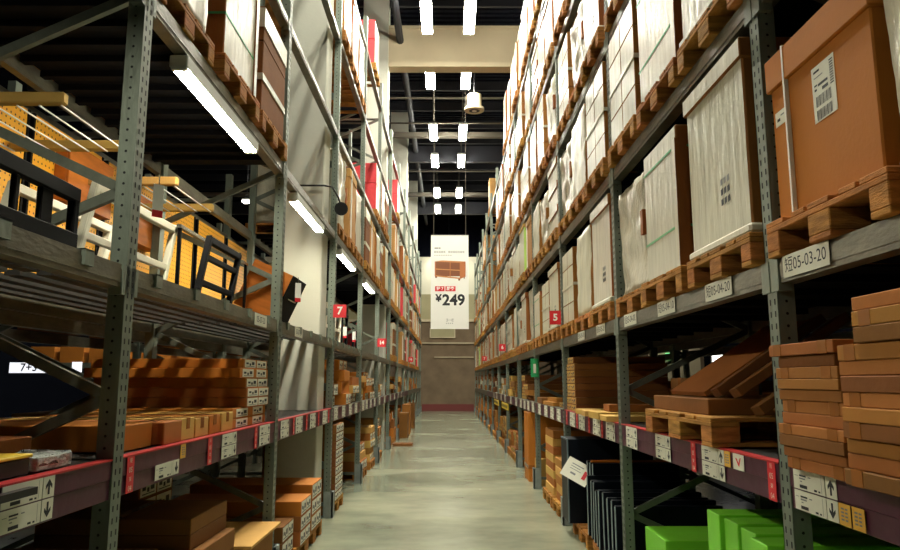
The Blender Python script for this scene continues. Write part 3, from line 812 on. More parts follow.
# right, low shelf, nearest bay: two stacks of flat cartons
zz = SH
hs = [.042,.037,.043,.037,.042,.044,.039,.037,.041,.042,.044]
for i, hgt in enumerate(hs):
    wd = .44+R.uniform(-.02,.02); j = R.uniform(-.012,.012)
    if i >= 9: wd = .4
    if i == 10: wd = .47
    carton(1.29+.45+R.uniform(-.01,.01), 2.545+j+(.02 if i >= 9 else 0), zz, .9, wd, hgt, 'flat tan carton, %s up in the stack beside the near right upright' % ORD[i] if i < 10 else 'dark-taped flat carton topping the stack beside the near right upright', CARDD if i in (2,9) else CARD, tape='ends' if i % 5 in (0,3) else None, name='flat_carton', group='flat cartons stacked at the right')
    zz += hgt+.0015
zz = SH
for i in range(12):
    hgt = .045+R.uniform(-.003,.006); j = R.uniform(-.012,.012)
    carton(1.27+.45+R.uniform(-.012,.012), 2.045+j+(-.1 if i > 8 else 0), zz, .9, .5, hgt, 'flat tan carton, %s up in the taller stack at the right edge' % ORD[i], CARD if i % 3 else CARDD, tape='ends' if i % 5 in (0,3) else None, name='flat_carton', group='flat cartons stacked at the right')
    zz += hgt+.002
# right, low shelf, second bay: pallet with leaning long cartons
pallet(1.336+.56, 4.1, SH, 'wooden pallet on the low right shelf under leaning cartons', near=True, sy=1.45)
carton(1.37+.48,4.25,SH+.146,.95,.98,.085,'wide flat brown carton on pallet in front of the leaning panels',CARDD,name='flat_carton')
def lean(y, w, th, tilt, x0, z0, L_, label, m=CARDD, yaw=0, roll=0):
    M = Matrix.Translation((x0,y,z0)) @ Matrix.Rotation(yaw,4,'Z') @ Matrix.Rotation(-tilt,4,'Y') @ Matrix.Rotation(roll,4,'X') @ Matrix.Translation((L_/2,0,0))
    carton(0,0,0, L_, w, th, label, m, M=M, name='long_carton', group='long cartons leaning on the low right shelf')
lean(4.42,.62,.03,math.radians(33),1.5,SH+.236,.78,'widest leaning brown panel, its broad face up and lit at the foot',m=CARD)
for i, y in enumerate((3.98,3.79,3.6,3.41,3.22)):
    lean(y,.13,.05,math.radians(34-i*.7),1.52+.03*i,SH+.238 if y > 3.75 else SH+.152,.74,'narrow leaning brown carton, %s from the widest one' % ['first','second','third','fourth','fifth'][i],roll=math.radians(-8))
zz = SH
for i in range(4):
    carton(1.95,5.2,zz,.5,.4,.085,'dark brown carton, %s up in the small stack behind leaning cartons' % ORD[i],CARDD,tape='x'); zz += .087
# right, low shelf, third bay: long carton stack and loose boards
zz = SH
for i, (dz, dy, m) in enumerate(((.075,.58,CARDD),(.075,.58,CARDD),(.07,.5,CARDD),(.07,.5,CARDD),(.07,.5,CARDD),(.07,.5,CARDD),(.07,.5,CARDD),(.07,.36,CARDD))):
    carton(1.36+.5,7.83,zz,1.0,dy,dz,'long brown carton with printed end, %s up, third bay low right shelf' % ORD[i],m,end=1,name='long_carton',group='long cartons stacked on the low right shelf'); zz += dz+.002
for i, (x, y, dx, dy, dz, rz) in enumerate(((1.75,7.1,.9,.28,.05,.1),(1.7,6.7,.85,.25,.05,-.06),(1.72,6.25,.9,.34,.06,.05),(1.7,5.85,.85,.28,.045,-.03))):
    carton(x,y,SH,dx,dy,dz,'pale flat carton lying loose on low right shelf, %s from stack' % ['first','second','third','fourth'][i],CARDP,rz=rz,name='flat_carton')
carton(1.75,6.28,SH+.061,.7,.3,.06,'brown flat carton on top of a loose pale one, low right shelf',CARD,rz=-.05,name='flat_carton')
# right, floor, second bay: green cartons
pallet(1.336+.62,3.6,0,'shaded pallet under the upright green cartons',near=True)
for i in range(4):
    y = 3.79-i*.18; zt = [.80,.79,.78,.77][i]
    carton(1.36+.42+[.0,.02,.03,0][i],y,.145,.8,.17,zt-.0-.02,'upright bright green carton, %s' % ['first from the lying green one','second of four in row','third of four in row','end one beside the near right upright'][i],GREEN,name='green_carton',tape=None,group='upright green cartons')
carton(1.43+.42,5.05,.0,.84,.48,.56,'bright green carton lying apart, top lit, left of upright green ones',GREEN,name='green_carton',rz=.0)
carton(1.5+.42,2.38,.147,.84,.6,.7,'green carton in deep shade under the nearest right shelf',GREEN,name='green_carton')
pallet(1.5+.45,2.38,0,'shaded pallet under the dark corner green carton',near=False)
# right, floor, third bay: black boards on edge
pallet(1.336+.6,6.35,0,'pallet under the row of upright black boards',near=True)
pallet(1.336+.6,7.4,0,'pallet under the tall black box',near=True)
def board(x, y, z, L_, h, t, label, tilt=0, m=NAVY):
    M = T(x,y,z) @ Matrix.Rotation(tilt,4,'X')
    b = MB(); b.box(-L_/2,L_/2,-t/2,t/2,0,h,m); o = put('table_board', b.mesh('table_board', bevel=.003), None, M)
    tag(o, label, 'board', 'black boards standing on edge')
    e = MB(); e.box(-L_/2-.003,-L_/2,-t/2+.002,t/2-.002,.01,h-.01,NAVYE); put('edge_band', e.mesh('edge_band'), o)
    return o
OB = ['first','second','third','fourth','fifth','sixth','seventh','eighth','ninth','tenth']
for i in range(9):
    y = 5.72+i*.155
    board(1.33+.42+R.uniform(-.015,.015), y, .146, .84, .5+(.0 if i < 6 else .05)+R.uniform(-.02,.02), .045, 'black board on edge, %s from the upright in the row' % OB[i], R.uniform(-.06,.05))
for i in range(3):
    y = 7.02+i*.13
    board(1.41+.42, y, .146, .84, .66, .05, 'taller black board on edge, %s before the tall black box' % ['third','second','first'][i])
b = MB(); b.box(-.42,.42,-.02,.02,0,.02,ORWOOD); tag(put('wooden_strip', b.mesh('wooden_strip'), None, T(1.83,7.1,.808)), 'thin wooden strip lying on top of the taller black boards', 'strip')
b = MB(); b.box(-.45,.45,-.2,.2,0,.85,NAVY); bb = put('black_box', b.mesh('black_box', bevel=.006), None, T(1.25+.45,7.72,.146)); tag(bb, 'tall flat black box standing behind the black boards', 'box')
b = MB(); b.box(-.453,-.44,-.203,-.185,.0,.853,NAVYE); b.box(-.453,-.44,-.19,.2,.838,.853,NAVYE); put('edge_band', b.mesh('edge_band'), bb)
b = MB(); b.box(-.15,.15,-.105,.105,0,.004,WHITE); e = .0046
for (x0,x1,y0,y1,m) in ((-.09,.05,.05,.06,INKG),(-.09,.02,.025,.032,INKG),(-.09,.04,0,.006,INKG),(-.06,.0,-.05,-.03,INKG),(.07,.11,-.05,.04,REDS)):
    b.poly([(x0,y0,e),(x1,y0,e),(x1,y1,e),(x0,y1,e)], m)
cd = put('info_card', b.mesh('info_card'), None, face_M((1.33,7.41,.68),'-y') @ Matrix.Rotation(math.radians(-28),4,'Z') @ Matrix.Rotation(-.55,4,'Y') @ Matrix.Rotation(-.25,4,'X')); tag(cd, 'white information card stuck askew on the tall black box', 'card')
# right, floor, fourth bay: columns of small tan cartons
pallet(1.336+.58,8.75,0,'pallet under the near column of small tan cartons',near=True)
pallet(1.336+.58,9.65,0,'pallet under the far column of small tan cartons',near=True)
for c, (y, n) in enumerate(((8.75,5),(9.65,8))):
    zz = .146
    for i in range(n):
        hgt = .1
        carton(1.36+.45+R.uniform(-.01,.01),y+R.uniform(-.02,.02),zz,.9,.7 if c else .66,hgt,'tan carton, %s up in %s column before the tall tan slab' % (ORD[i],'near' if c == 0 else 'far'),CARDP if (i+c) % 2 else CARD); zz += hgt+.002
# fifth bay: tall tan slabs on end
b = MB(); b.box(-.4,.4,-.3,.3,0,1.09,CARDO); o = put('tall_carton', b.mesh('tall_carton', bevel=.006), None, T(1.30+.4,11.9,.0)); tag(o, 'tall tan carton standing on end on the floor, right rack', 'carton')
b = MB(); b.box(-.404,.404,-.304,.304,.2,.26,TAPE); put('tape', b.mesh('tape'), o)
b = MB(); b.box(-.35,.35,-.1,.1,0,.4,CARDP); o = put('carton', b.mesh('carton', bevel=.005), None, T(1.72,11.25,.0)); tag(o, 'small pale carton on the floor before the tall tan carton', 'carton')
# yellow signs hung on the low beam and a green tag on an upright
for i, y in enumerate((16.2,19.0)):
    b = MB(); b.box(-.9,.9,-.07,.07,0,.01,YEL); e = .011
    for k in range(6): b.poly([(-.8+k*.27,-.03,e),(-.62+k*.27,-.03,e),(-.62+k*.27,.03,e),(-.8+k*.27,.03,e)], INK)
    tag(put('yellow_notice', b.mesh('yellow_notice'), None, face_M((1.30,y,1.04),'-x')), 'yellow notice strip below the low shelf of the right rack, %s one' % ['nearer','farther'][i], 'notice', 'yellow notices on the right rack')
b = MB(); b.box(-.06,.06,-.14,.14,0,.01,mat('green_tag', S(40,150,90), .5)); b.box(-.02,.02,-.08,.06,.01,.012,WHITE)
tag(put('green_tag', b.mesh('green_tag'), None, face_M((1.33,10.84,1.80),'-y')), 'small green tag on a right rack upright below first pallet tier', 'tag')
b = MB(); b.box(-.06,.06,-.1,.1,0,.01,MATS['green_tag'])
# random stock further down: floor and low shelf
def stock(s, bi, where, stacks):
    r = RACKS[s]; y0, y1 = ybay(s, bi); side = 'right' if s > 0 else 'left'
    n = len(stacks); w = (y1-y0)/n
    nm = {1:['only'],2:['near','far'],3:['near','middle','far']}[n]
    for k, (cnt, hh, kind) in enumerate(stacks):
        if cnt == 0: continue
        y = y0+w*(k+.5)
        if s < 0 and any(c-.5 < y < d+.5 for c, d in COLY): continue
        zz = SH if where == 'low shelf' else .0
        if where == 'floor':
            pallet(s*(r['xf']+.6),y,0,'pallet on the floor of %s rack, %s bay, %s stack' % (side,BAY[bi],nm[k]),sy=.98); zz = .146
        for i in range(cnt):
            dy = min(w*.86,.78)*R.uniform(.82,1); dx = R.uniform(.7,.98); dz = hh*R.uniform(.9,1.1)
            m = {'t':CARD,'b':CARDD,'p':CARDP,'o':CARDO,'w':FILM}[kind[i % len(kind)]]
            look = {'t':'tan','b':'brown','p':'pale','o':'orange-tan','w':'white'}[kind[i % len(kind)]]
            ht = {'low shelf':1.93,'floor':1.08}[where]
            if zz+dz > ht: break
            carton(s*(r['xf']+.06+dx/2+R.uniform(-.06,.03)),y+R.uniform(-.03,.03),zz,dx,dy,dz,'%s carton, %s up in %s stack, %s of %s rack, %s bay' % (look,ORD[i],nm[k],where,side,BAY[bi]),m,rz=R.uniform(-.04,.04),end=(s if bi < 7 and R.random() < .6 else None),group='cartons down the aisle'); zz += dz+.002
stock(1,3,'low shelf',[(1,.06,'p'),(2,.05,'t'),(1,.08,'b')])
stock(1,4,'low shelf',[(2,.07,'tb'),(3,.09,'bt'),(4,.1,'b')])
stock(1,5,'low shelf',[(3,.1,'b'),(3,.1,'bt'),(3,.14,'pt')])
stock(1,6,'low shelf',[(3,.13,'to'),(2,.1,'w'),(3,.14,'wp')])
stock(1,7,'low shelf',[(2,.2,'wb'),(3,.15,'w'),(3,.15,'b')])
for bi in range(8, 13): stock(1,bi,'low shelf',[(3,.17,'wbt'),(3,.16,'tw'),(3,.18,'bw')][:3])
stock(1,5,'floor',[(3,.12,'tb'),(4,.1,'bt'),(2,.2,'t')])
stock(1,6,'floor',[(2,.3,'tp'),(3,.2,'bt'),(3,.18,'t')])
stock(1,7,'floor',[(3,.2,'b'),(2,.3,'ot'),(3,.2,'bt')])
for bi in range(8, 13): stock(1,bi,'floor',[(3,.22,'bto'),(3,.25,'to')])

# left, low shelf, second bay: long carton stack with striped light
zz = SH
for i, (n2, yc, dy, xa, dz) in enumerate(((1,5.3,.86,-1.47,.067),(1,5.3,.86,-1.47,.067),(1,5.43,.62,-1.45,.068),(1,5.43,.62,-1.45,.068),(1,5.43,.62,-1.46,.068),(1,5.35,.76,-1.46,.068),(1,5.41,.66,-1.47,.066))):
    carton(xa-.55,yc,zz,1.1,dy,dz,'long orange-tan carton with printed ends, %s up on low left shelf' % ORD[i],CARDO if i in (0,1,5,6) else CARD,end=-1,name='long_carton',group='long cartons stacked on the low left shelf'); zz += dz+.002
carton(-1.45-.5,3.78,SH,1.0,.24,.115,'tan carton with broad face to camera beside the near left upright',CARD,name='flat_carton')
for i, (y, dy, dz, m, dx) in enumerate(((4.02,.2,.12,CARDP,1.05),(4.25,.22,.11,CARDP,1.0),(4.48,.2,.115,CARDO,1.05),(4.73,.24,.12,CARDP,1.02))):
    carton(-1.46-dx/2,y,SH,dx,dy,dz,'pale plank carton on low left shelf, %s beyond the broad-faced one' % OB[i],m,name='plank_carton',group='plank cartons on the low left shelf',end=None,tape='x')
for i, (x, y, dx, dy, dz) in enumerate(((-2.0,3.46,1.0,.34,.12),(-2.22,2.8,1.0,.34,.1),(-2.22,2.42,.9,.34,.08))):
    carton(x,y,SH,dx,dy,dz,'long tan carton lying on low left shelf, %s in from photo edge' % ['third','second','first'][i],CARDO if i != 1 else CARD,name='plank_carton')
# black crate with yellow top and a bag of fittings, nearest left bay
b = MB(); b.box(-.13,.13,-.16,.16,0,.06,DARKP); o = put('black_crate', b.mesh('black_crate', bevel=.006), None, T(-1.6,2.38,SH)); tag(o, 'small black crate with yellow top on the low left shelf', 'crate')
b = MB(); b.box(-.135,.135,-.165,.165,.06,.072,YEL); put('lid', b.mesh('lid', bevel=.003), o)
o = put('fittings_bag', bumpy_box(.2,.24,.055,.02,5.1,PLASTIC,PLASTIC,10), None, T(-1.57,2.7,SH+.002)); tag(o, 'clear bag of metal fittings beside the yellow-topped crate', 'bag')
b = MB(); b.box(-.1,.1,-.012,.012,0,.03,DARKP); b.box(-.1,-.06,-.012,.012,-.03,.0,DARKP); o = put('beam_clip', b.mesh('beam_clip'), None, face_M((-1.398,2.32,1.24),'+x')); tag(o, 'black clip hooked over price labels, nearest left bay', 'clip')
# left, floor, second bay
pallet(-1.45-.6,3.68,0,'pallet in shade under flat cartons beside the near left upright',near=False)
zz = .146
for i in range(4):
    carton(-1.42-.55,4.52,zz,1.1,.7,.12,'brown flat carton, %s up, under the pair of flat boxes' % ORD[i],CARDD,tape='y',name='flat_carton'); zz += .122
pallet(-1.42-.58,4.52,0,'pallet under the pair of flat boxes, second left bay',near=True)
for i in range(2):
    carton(-1.48-.45,4.54,zz+i*.09,.9,.66,.088,'%s of two flat brown boxes stacked near floor, second left bay' % ['lower','upper'][i],CARDD,tape='y',name='flat_carton')
pallet(-1.36-.58,5.33,0,'pallet under the pale sheet, beside the second left upright',near=True)
carton(-1.36-.36,5.31,.147,.72,.74,.34,'deep tan carton beneath the pale overhanging sheet',CARD,tape='y',name='deep_carton')
carton(-1.31-.39,5.31,.489,.78,.84,.02,'pale overhanging sheet lying on a deep tan carton',CARDP,name='cardboard_sheet')
zz = .146
for i in range(6):
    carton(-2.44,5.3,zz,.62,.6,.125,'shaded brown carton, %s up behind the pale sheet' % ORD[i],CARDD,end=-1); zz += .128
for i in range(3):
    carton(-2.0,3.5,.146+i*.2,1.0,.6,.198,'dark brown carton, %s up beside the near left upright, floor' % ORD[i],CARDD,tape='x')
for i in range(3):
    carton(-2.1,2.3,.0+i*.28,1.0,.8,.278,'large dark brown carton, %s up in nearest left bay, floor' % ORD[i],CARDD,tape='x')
# left, floor, third bay: long cartons in front of the column
pallet(-1.34-.6,7.35,0,'pallet under the farther long carton pile before the column',near=True)
pallet(-1.33-.6,6.5,0,'pallet under the nearer long carton pile before the column',near=True)
zz = .146
for i in range(3):
    carton(-1.33-.6,7.36,zz,1.2,.52,.148,'long tan carton, %s up in farther pile before the column' % ORD[i],CARDO if i == 2 else CARD,end=-1,name='long_carton'); zz += .15
zz = .146
for i in range(3):
    carton(-1.31-.6,6.72,zz,1.2,.46,.128,'long tan carton, %s up in nearer pile before the column' % ORD[i],CARDO if i == 2 else CARD,end=-1,name='long_carton'); zz += .13
zz = .146
for i in range(2):
    carton(-1.36-.35,6.22,zz,.7,.42,.13,'brown carton, %s up, against the nearer long pile' % ORD[i],CARDD,end=-1); zz += .132
# left, fourth bay on
zz = .146
pallet(-1.4-.58,9.15,0,'pallet under the tall brown carton column, fourth left bay',near=True)
for i in range(9):
    carton(-1.38-.45,9.15,zz,.9,.62,.1,'brown carton, %s up in tall column after the column foot' % ORD[i],CARDD,end=-1); zz += .102
stock(-1,4,'floor',[(3,.14,'tp'),(5,.12,'pt')]); stock(-1,5,'floor',[(4,.16,'t'),(4,.14,'bt')])
stock(-1,3,'low shelf',[(2,.14,'b'),(4,.15,'o'),(3,.13,'tp')])
stock(-1,4,'low shelf',[(4,.1,'tp'),(4,.13,'o'),(3,.12,'t')])
stock(-1,5,'low shelf',[(1,.1,'b'),(2,.12,'p'),(2,.1,'t')])
stock(-1,6,'low shelf',[(1,.14,'t'),(2,.12,'tp'),(2,.1,'b')])
for bi in range(7, 12): stock(-1,bi,'low shelf',[(2,.2,'to'),(3,.15,'pt'),(2,.2,'t')])
for bi in range(6, 12): stock(-1,bi,'floor',[(3,.22,'tb'),(3,.22,'ob')])
for i, (y, h_, m) in enumerate(((20.6,.7,CARDD),(21.9,.9,CARD),(24.6,.85,CARDD))):
    b = MB(); b.box(-.12,.12,-.3,.3,0,h_,m); o = put('tall_carton', b.mesh('tall_carton', bevel=.004), None, T(-1.27,y,0)); tag(o, 'tall carton on end at the far left aisle edge, %s one' % ['nearest','middle','farthest'][i], 'carton')
b = MB(); b.box(-.25,.25,-.2,.2,0,.06,CARDD); o = put('carton', b.mesh('carton', bevel=.004), None, T(-1.13,18.0,0)); tag(o, 'tan carton lying out on the aisle floor at left', 'carton')

# ------------------------------------------------------------------ display furniture on the first tier, left rack
ZD = 2.0975
def board_panel(y, w, label, x=-2.62, h=1.15, m=PEGB):
    b = MB(); b.box(-.012,.012,-w/2,w/2,0,h,m); o = put('display_board', b.mesh('display_board'), None, T(x,y,ZD+.02)); tag(o, label, 'board', 'yellow display boards')
    f = MB(); f.box(-.02,.02,-w/2-.02,-w/2,-.02,h,BLACK); f.box(-.02,.02,w/2,w/2+.02,-.02,h,BLACK); f.box(-.02,.02,-w/2,w/2,-.02,0,BLACK); put('edge_frame', f.mesh('edge_frame'), o)
for i, y in enumerate((3.72,4.66,5.62,6.6,7.58,8.56)):
    board_panel(y, .86, 'yellow pegboard panel behind the left furniture display, %s from the camera' % OB[i])
# wooden rail racks with white wires on top of the boards
def wire_rack(y0, y1, label):
    h = empty('wire_rack', (-2.25,(y0+y1)/2,2.98), label, 'rack')
    for y in (y0,y1):
        b = MB(); b.box(-.34,.36,y-(y0+y1)/2-.025,y-(y0+y1)/2+.025,-.03,.03,CARDP); put('wooden_rail', b.mesh('wooden_rail', bevel=.008), h)
    for k in range(7):
        b = MB(); x = .34-k*.11; b.tube((x,y0-(y0+y1)/2,-.034),(x,y1-(y0+y1)/2,-.034),.0045,PAPER,6); put('wire', b.mesh('wire'), h)
wire_rack(3.3,4.0,'white wire rack between wooden rails, near the left edge')
wire_rack(4.75,5.5,'smaller white wire rack between wooden rails, beyond the near upright')
# orange veneer cabinet sides hanging below
for i, (y, w, z0) in enumerate(((4.78,.6,2.78),(5.75,.4,2.7))):
    b = MB(); b.box(-.02,.0,-w/2,w/2,0,.4,ORWOOD); b.box(-.1,-.02,-w/2,-w/2+.018,0,.4,ORWOOD); b.box(-.1,-.02,w/2-.018,w/2,0,.4,ORWOOD); b.box(-.1,-.02,-w/2+.018,w/2-.018,.38,.4,ORWOOD); b.box(-.1,-.02,-w/2+.018,w/2-.018,0,.02,ORWOOD)
    tag(put('wall_cabinet', b.mesh('wall_cabinet', bevel=.003), None, T(-2.505,y,z0)), 'orange veneer cabinet hung on the yellow boards, %s one' % ['nearer','farther'][i], 'cabinet')
# chairs and frames
def black_chair(x, y, w, label):
    h = empty('black_chair', (x,y,ZD), label, 'chair')
    def part(name, f, m=None):
        b = MB(); f(b); return put(name, b.mesh(name, bevel=.004), h)
    part('top_rail', lambda b: b.box(-.02,.02,-w/2,w/2,.25,.31,BLACK))
    part('lower_rail', lambda b: b.box(-.02,.02,-w/2,w/2,.05,.115,BLACK))
    for k, hw in ((-.2,.014),(.12,.04)): part('back_slat', lambda b: b.box(-.012,.012,k*w-hw,k*w+hw,.115,.25,BLACK))
    part('seat', lambda b: b.box(-.46,.0,-w/2,w/2,.05,.08,BLACK))
    for yy in (-w/2+.02,w/2-.02):
        for xx in (0,-.44): part('leg', lambda b: b.box(xx-.018,xx+.018,yy-.018,yy+.018,0,.3 if xx == 0 else .08,BLACK))
black_chair(-1.58,2.6,.6,'black slat-back chair at the left edge of the furniture display')
def tube_chair(x, y, w, label, m=CHROME):
    """a low armchair with tube arms running along the aisle"""
    h = empty('tube_chair', (x,y,ZD), label, 'chair')
    for xx in (0,-.5):
        b = MB(); b.pipe([(xx,-w,.43),(xx,-.1,.43),(xx,-.03,.415),(xx,.02,.37),(xx,.03,.3),(xx,-.04,.06),(xx,-.08,.015),(xx,-.16,.015),(xx,-w,.015)],.014,m,10); put('arm_tube', b.mesh('arm_tube', smooth=True), h)
    b = MB(); b.box(-.5,0,-w,-.12,.2,.23,BLACK); put('seat', b.mesh('seat', bevel=.008), h)
    b = MB(); b.tube((0,-w,.015),(-.5,-w,.015),.012,m,8); put('cross_tube', b.mesh('cross_tube'), h)
tube_chair(-2.1,2.96,.42,'chrome tube armchair beside the near left upright')
def frame_table(x, y, w, hgt, m, label, name, rungs=(.12,), lean_=.12, depth=.5, both=True):
    h = empty(name, (x,y,ZD+.014), label, 'chair')
    L_ = (-w/2, w/2)
    for yy in L_:
        b = MB(); b.bar((0,yy,0),(0,yy+lean_*.8,hgt),.04,.04,m,up=(1,0,0)); put('leg', b.mesh('leg', bevel=.006), h)
        if not both: continue
        b = MB(); b.bar((-depth,yy,0),(-depth,yy+lean_*.8,hgt),.05,.05,m,up=(1,0,0)); put('leg', b.mesh('leg', bevel=.006), h)
    for xx in ((0,-depth) if both else (0,)):
        b = MB(); b.bar((xx,-w/2+lean_*.8,hgt-.025),(xx,w/2+lean_*.8,hgt-.025),.04,.05,m); put('top_rail', b.mesh('top_rail', bevel=.006), h)
        for rz in rungs:
            dy = lean_*.8*rz/hgt
            b = MB(); b.bar((xx,-w/2+dy,rz),(xx,w/2+dy,rz),.03,.04,m); put('rung', b.mesh('rung', bevel=.004), h)
    return h
frame_table(-1.72,3.66,.98,.45,CREAM,'white lacquered lounge chair frame just beyond the near left upright','lounge_chair',rungs=(.17,),lean_=.2,depth=.4)
frame_table(-1.6,4.74,.66,.45,BLACK,'black wooden lounge chair frame before the yellow boards','lounge_chair',rungs=(.12,.3),lean_=.26,depth=.4,both=False)
h = empty('steel_rail', (-1.68,4.9,ZD+.46), 'long thin steel rail above the black wooden frame', 'rail')
b = MB(); b.bar((0,-.62,0),(0,.86,0),.03,.022,CHROME); put('rail_bar', b.mesh('rail_bar'), h)
for yy in (-.6,.84):
    b = MB(); b.box(-.01,.01,yy-.01,yy+.01,-.46,-.01,BLACK); put('post', b.mesh('post'), h)
# tipped orange cabinet with black open front and price tag
M = T(-1.5,5.94,ZD+.012) @ Matrix.Rotation(math.radians(24),4,'Y')
b = MB(); b.box(-.36,0,0,.5,0,.02,ORWOOD); b.box(-.36,0,0,.5,.4,.42,ORWOOD); b.box(-.36,0,0,.02,.02,.4,ORWOOD); b.box(-.36,0,.48,.5,.02,.4,ORWOOD); b.box(-.36,-.34,.02,.48,.02,.4,BLACK)
cab = put('bedside_cabinet', b.mesh('bedside_cabinet'), None, M); tag(cab, 'tipped orange cabinet with black front, left rack before the column', 'cabinet')
b = MB(); b.box(0,.016,.0,.5,.0,.42,BLACK); put('front_panel', b.mesh('front_panel'), cab)
b = MB(); b.bar((.03,.14,.22),(.03,.36,.22),.01,.01,CREAM); b.box(.016,.035,.14,.15,.215,.225,CREAM); b.box(.016,.035,.35,.36,.215,.225,CREAM); put('handle', b.mesh('handle'), cab)
def price_tag(x, y, z, label, face='+x', turn=0.0):
    b = MB(); b.box(-.027,.027,-.05,.08,0,.003,PAPER); b.box(-.027,.027,-.085,-.05,0,.003,REDS); b.tube((0,.08,.0015),(0,.13,.0015),.003,CHROME,6)
    tag(put('price_tag', b.mesh('price_tag'), None, face_M((x,y,z),face) @ Matrix.Rotation(turn,4,'Y')), label, 'price tag', 'white and red price tags')
price_tag(-1.43,3.36,2.48,'white and red price tag hanging just beyond the near left upright','-y',.9)
price_tag(-1.30,6.02,2.36,'white and red price tag on the tipped orange cabinet','-y',.7)
# fourth left bay: cluttered white and black chairs with tags, beside the sign 7
for i, (y, m, hh) in enumerate(((9.2,CREAM,.5),(9.9,CREAM,.46),(10.6,BLACK,.5),(11.9,BLACK,.44))):
    frame_table(-1.58,y,.5,hh,m,'%s chair frame on left rack tier beyond the column, %s along' % ('white' if m is CREAM else 'black',OB[i]),'lounge_chair',rungs=(.2,),lean_=.12,depth=.45)
for i, y in enumerate((9.05,10.2,11.2)): price_tag(-1.5,y,2.3,'white and red price tag in fourth left bay, %s along' % OB[i],'-y')

# ------------------------------------------------------------------ signs
def red_sign(x, y, z, w, h_, txt, label, size=.12):
    b = MB(); b.box(-w/2,w/2,-h_/2,h_/2,0,.012,REDS)
    o = put('location_sign', b.mesh('location_sign'), None, face_M((x,y,z),'-y')); tag(o, label, 'sign', 'red location signs')
    t = MB(); t.text(txt, size, Matrix.Translation((0,0,.0135)), PAPER, .004); put('lettering', t.mesh('lettering'), o)
red_sign(-1.33,8.58,2.45,.16,.16,'7','red square sign with white 7 on the left rack',.13)
red_sign(-1.33,14.1,2.36,.17,.17,'14','red square sign farther down the left rack',.1)
red_sign(-1.33,25.2,2.36,.17,.17,'16','red square sign far down the left rack',.1)
red_sign(1.25,8.14,2.33,.13,.16,'5','red sign with white 5 on the right rack',.11)
red_sign(1.25,16.18,2.36,.15,.16,'6','red square sign farther down the right rack',.11)
red_sign(1.25,24.2,2.36,.16,.16,'7','red square sign far down the right rack',.11)

# hanging price banner
bn = empty('price_banner', (.047,18.7,2.971), 'tall white hanging banner priced at 249 with a picture of a shelf', 'banner')
bn.scale = (1.039,1,1.039)
BW, BH = .98, 2.45
b = MB(); b.box(-BW/2,BW/2,-.006,.006,0,BH,PAPER); put('sheet', b.mesh('sheet'), bn)
def bt(txt, x, z, size, m, bold=0, name='lettering', y=-.008):
    t = MB(); t.text(txt, size, face_M((x,y,z),'-y'), m, bold); put(name, t.mesh(name), bn)
def bq(b, x0, x1, z0, z1, m, y=-.0085): b.poly([(x0,y,z0),(x1,y,z0),(x1,y,z1),(x0,y,z1)], m)
bt('249', .1, .74, .39, INK, .013); bt('¥', -.29, .79, .25, INK, .01, 'yen_symbol')
b = MB()
for (x0,x1,z0,z1) in ((-.4,-.3,2.1,2.13),(-.29,-.24,2.1,2.13)): bq(b,x0,x1,z0,z1,INKG)
x = -.41
for k in range(13):
    w = .045; b_ = k not in (5,)
    if b_: bq(b,x,x+w,1.99,1.998,INKG); bq(b,x,x+w,2.03,2.038,INKG); bq(b,x+.004,x+.014,1.99,2.04,INKG); bq(b,x+w*.7,x+w*.7+.01,1.985,2.045,INKG)
    x += .062
for k in range(8): bq(b,-.41+k*.06,-.37+k*.06,1.92,1.935,INKG)
put('heading', b.mesh('heading'), bn)
# picture of the shelf unit
PW1 = mat('print_wood_light', S(206,142,84), .6); PW2 = mat('print_wood_dark', S(132,78,46), .6); PW3 = mat('print_wood_mid', S(186,112,62), .6)
b = MB()
bq(b,-.39,.26,1.37,1.76,PW2); 
b.poly([(-.39,-.009,1.76),(.26,-.009,1.73),(.41,-.009,1.76),(-.2,-.009,1.79)], PW1)
b.poly([(.26,-.009,1.3),(.41,-.009,1.36),(.41,-.009,1.76),(.26,-.009,1.73)], PW3)
b.poly([(-.39,-.009,1.37),(.26,-.009,1.3),(.26,-.009,1.335),(-.39,-.009,1.4)], PW1)
b.poly([(-.39,-.009,1.55),(.26,-.009,1.515),(.26,-.009,1.54),(-.39,-.009,1.575)], PW1)
b.poly([(-.39,-.0092,1.37),(-.365,-.0092,1.37),(-.365,-.0092,1.76),(-.39,-.0092,1.76)], PW3)
b.poly([(.0,-.0092,1.35),(.02,-.0092,1.35),(.02,-.0092,1.74),(.0,-.0092,1.74)], PW3)
bq(b,-.38,-.33,1.33,1.37,PW2,-.0092); bq(b,.22,.27,1.26,1.3,PW2,-.0092); bq(b,.36,.39,1.31,1.35,PW2,-.0092)
put('shelf_picture', b.mesh('shelf_picture'), bn)
for i, (x0, x1) in enumerate(((-.38,-.135),(-.115,.15))):
    b = MB(); b.box(x0,x1,-.009,-.006,.98,1.11,REDS); put('red_tag', b.mesh('red_tag'), bn)
    bt(('护 7','服务')[i], (x0+x1)/2, 1.045, .1, PAPER, .003, y=-.0105)
# small emblem near the foot
b = MB()
for k, (x0,x1,z0,z1) in enumerate(((-.09,-.05,.2,.212),(-.09,-.05,.25,.262),(-.055,-.043,.212,.25),(-.02,-.005,.225,.24),(.01,.025,.225,.24),(.05,.062,.2,.262),(.062,.1,.2,.212),(.062,.1,.25,.262))): bq(b,x0,x1,z0,z1,INKG)
for k in range(4): bq(b,-.09+k*.05,-.07+k*.05,.14,.158,INKG)
put('emblem', b.mesh('emblem'), bn)
for x in (-.42,.42):
    b = MB(); b.tube((x,0,BH),(x,0,8.28),.006,ROOFL,6); put('hanging_wire', b.mesh('hanging_wire'), bn)
b = MB(); b.tube((-BW/2,0,BH),(BW/2,0,BH),.014,LAMPW,8); put('top_rod', b.mesh('top_rod'), bn)
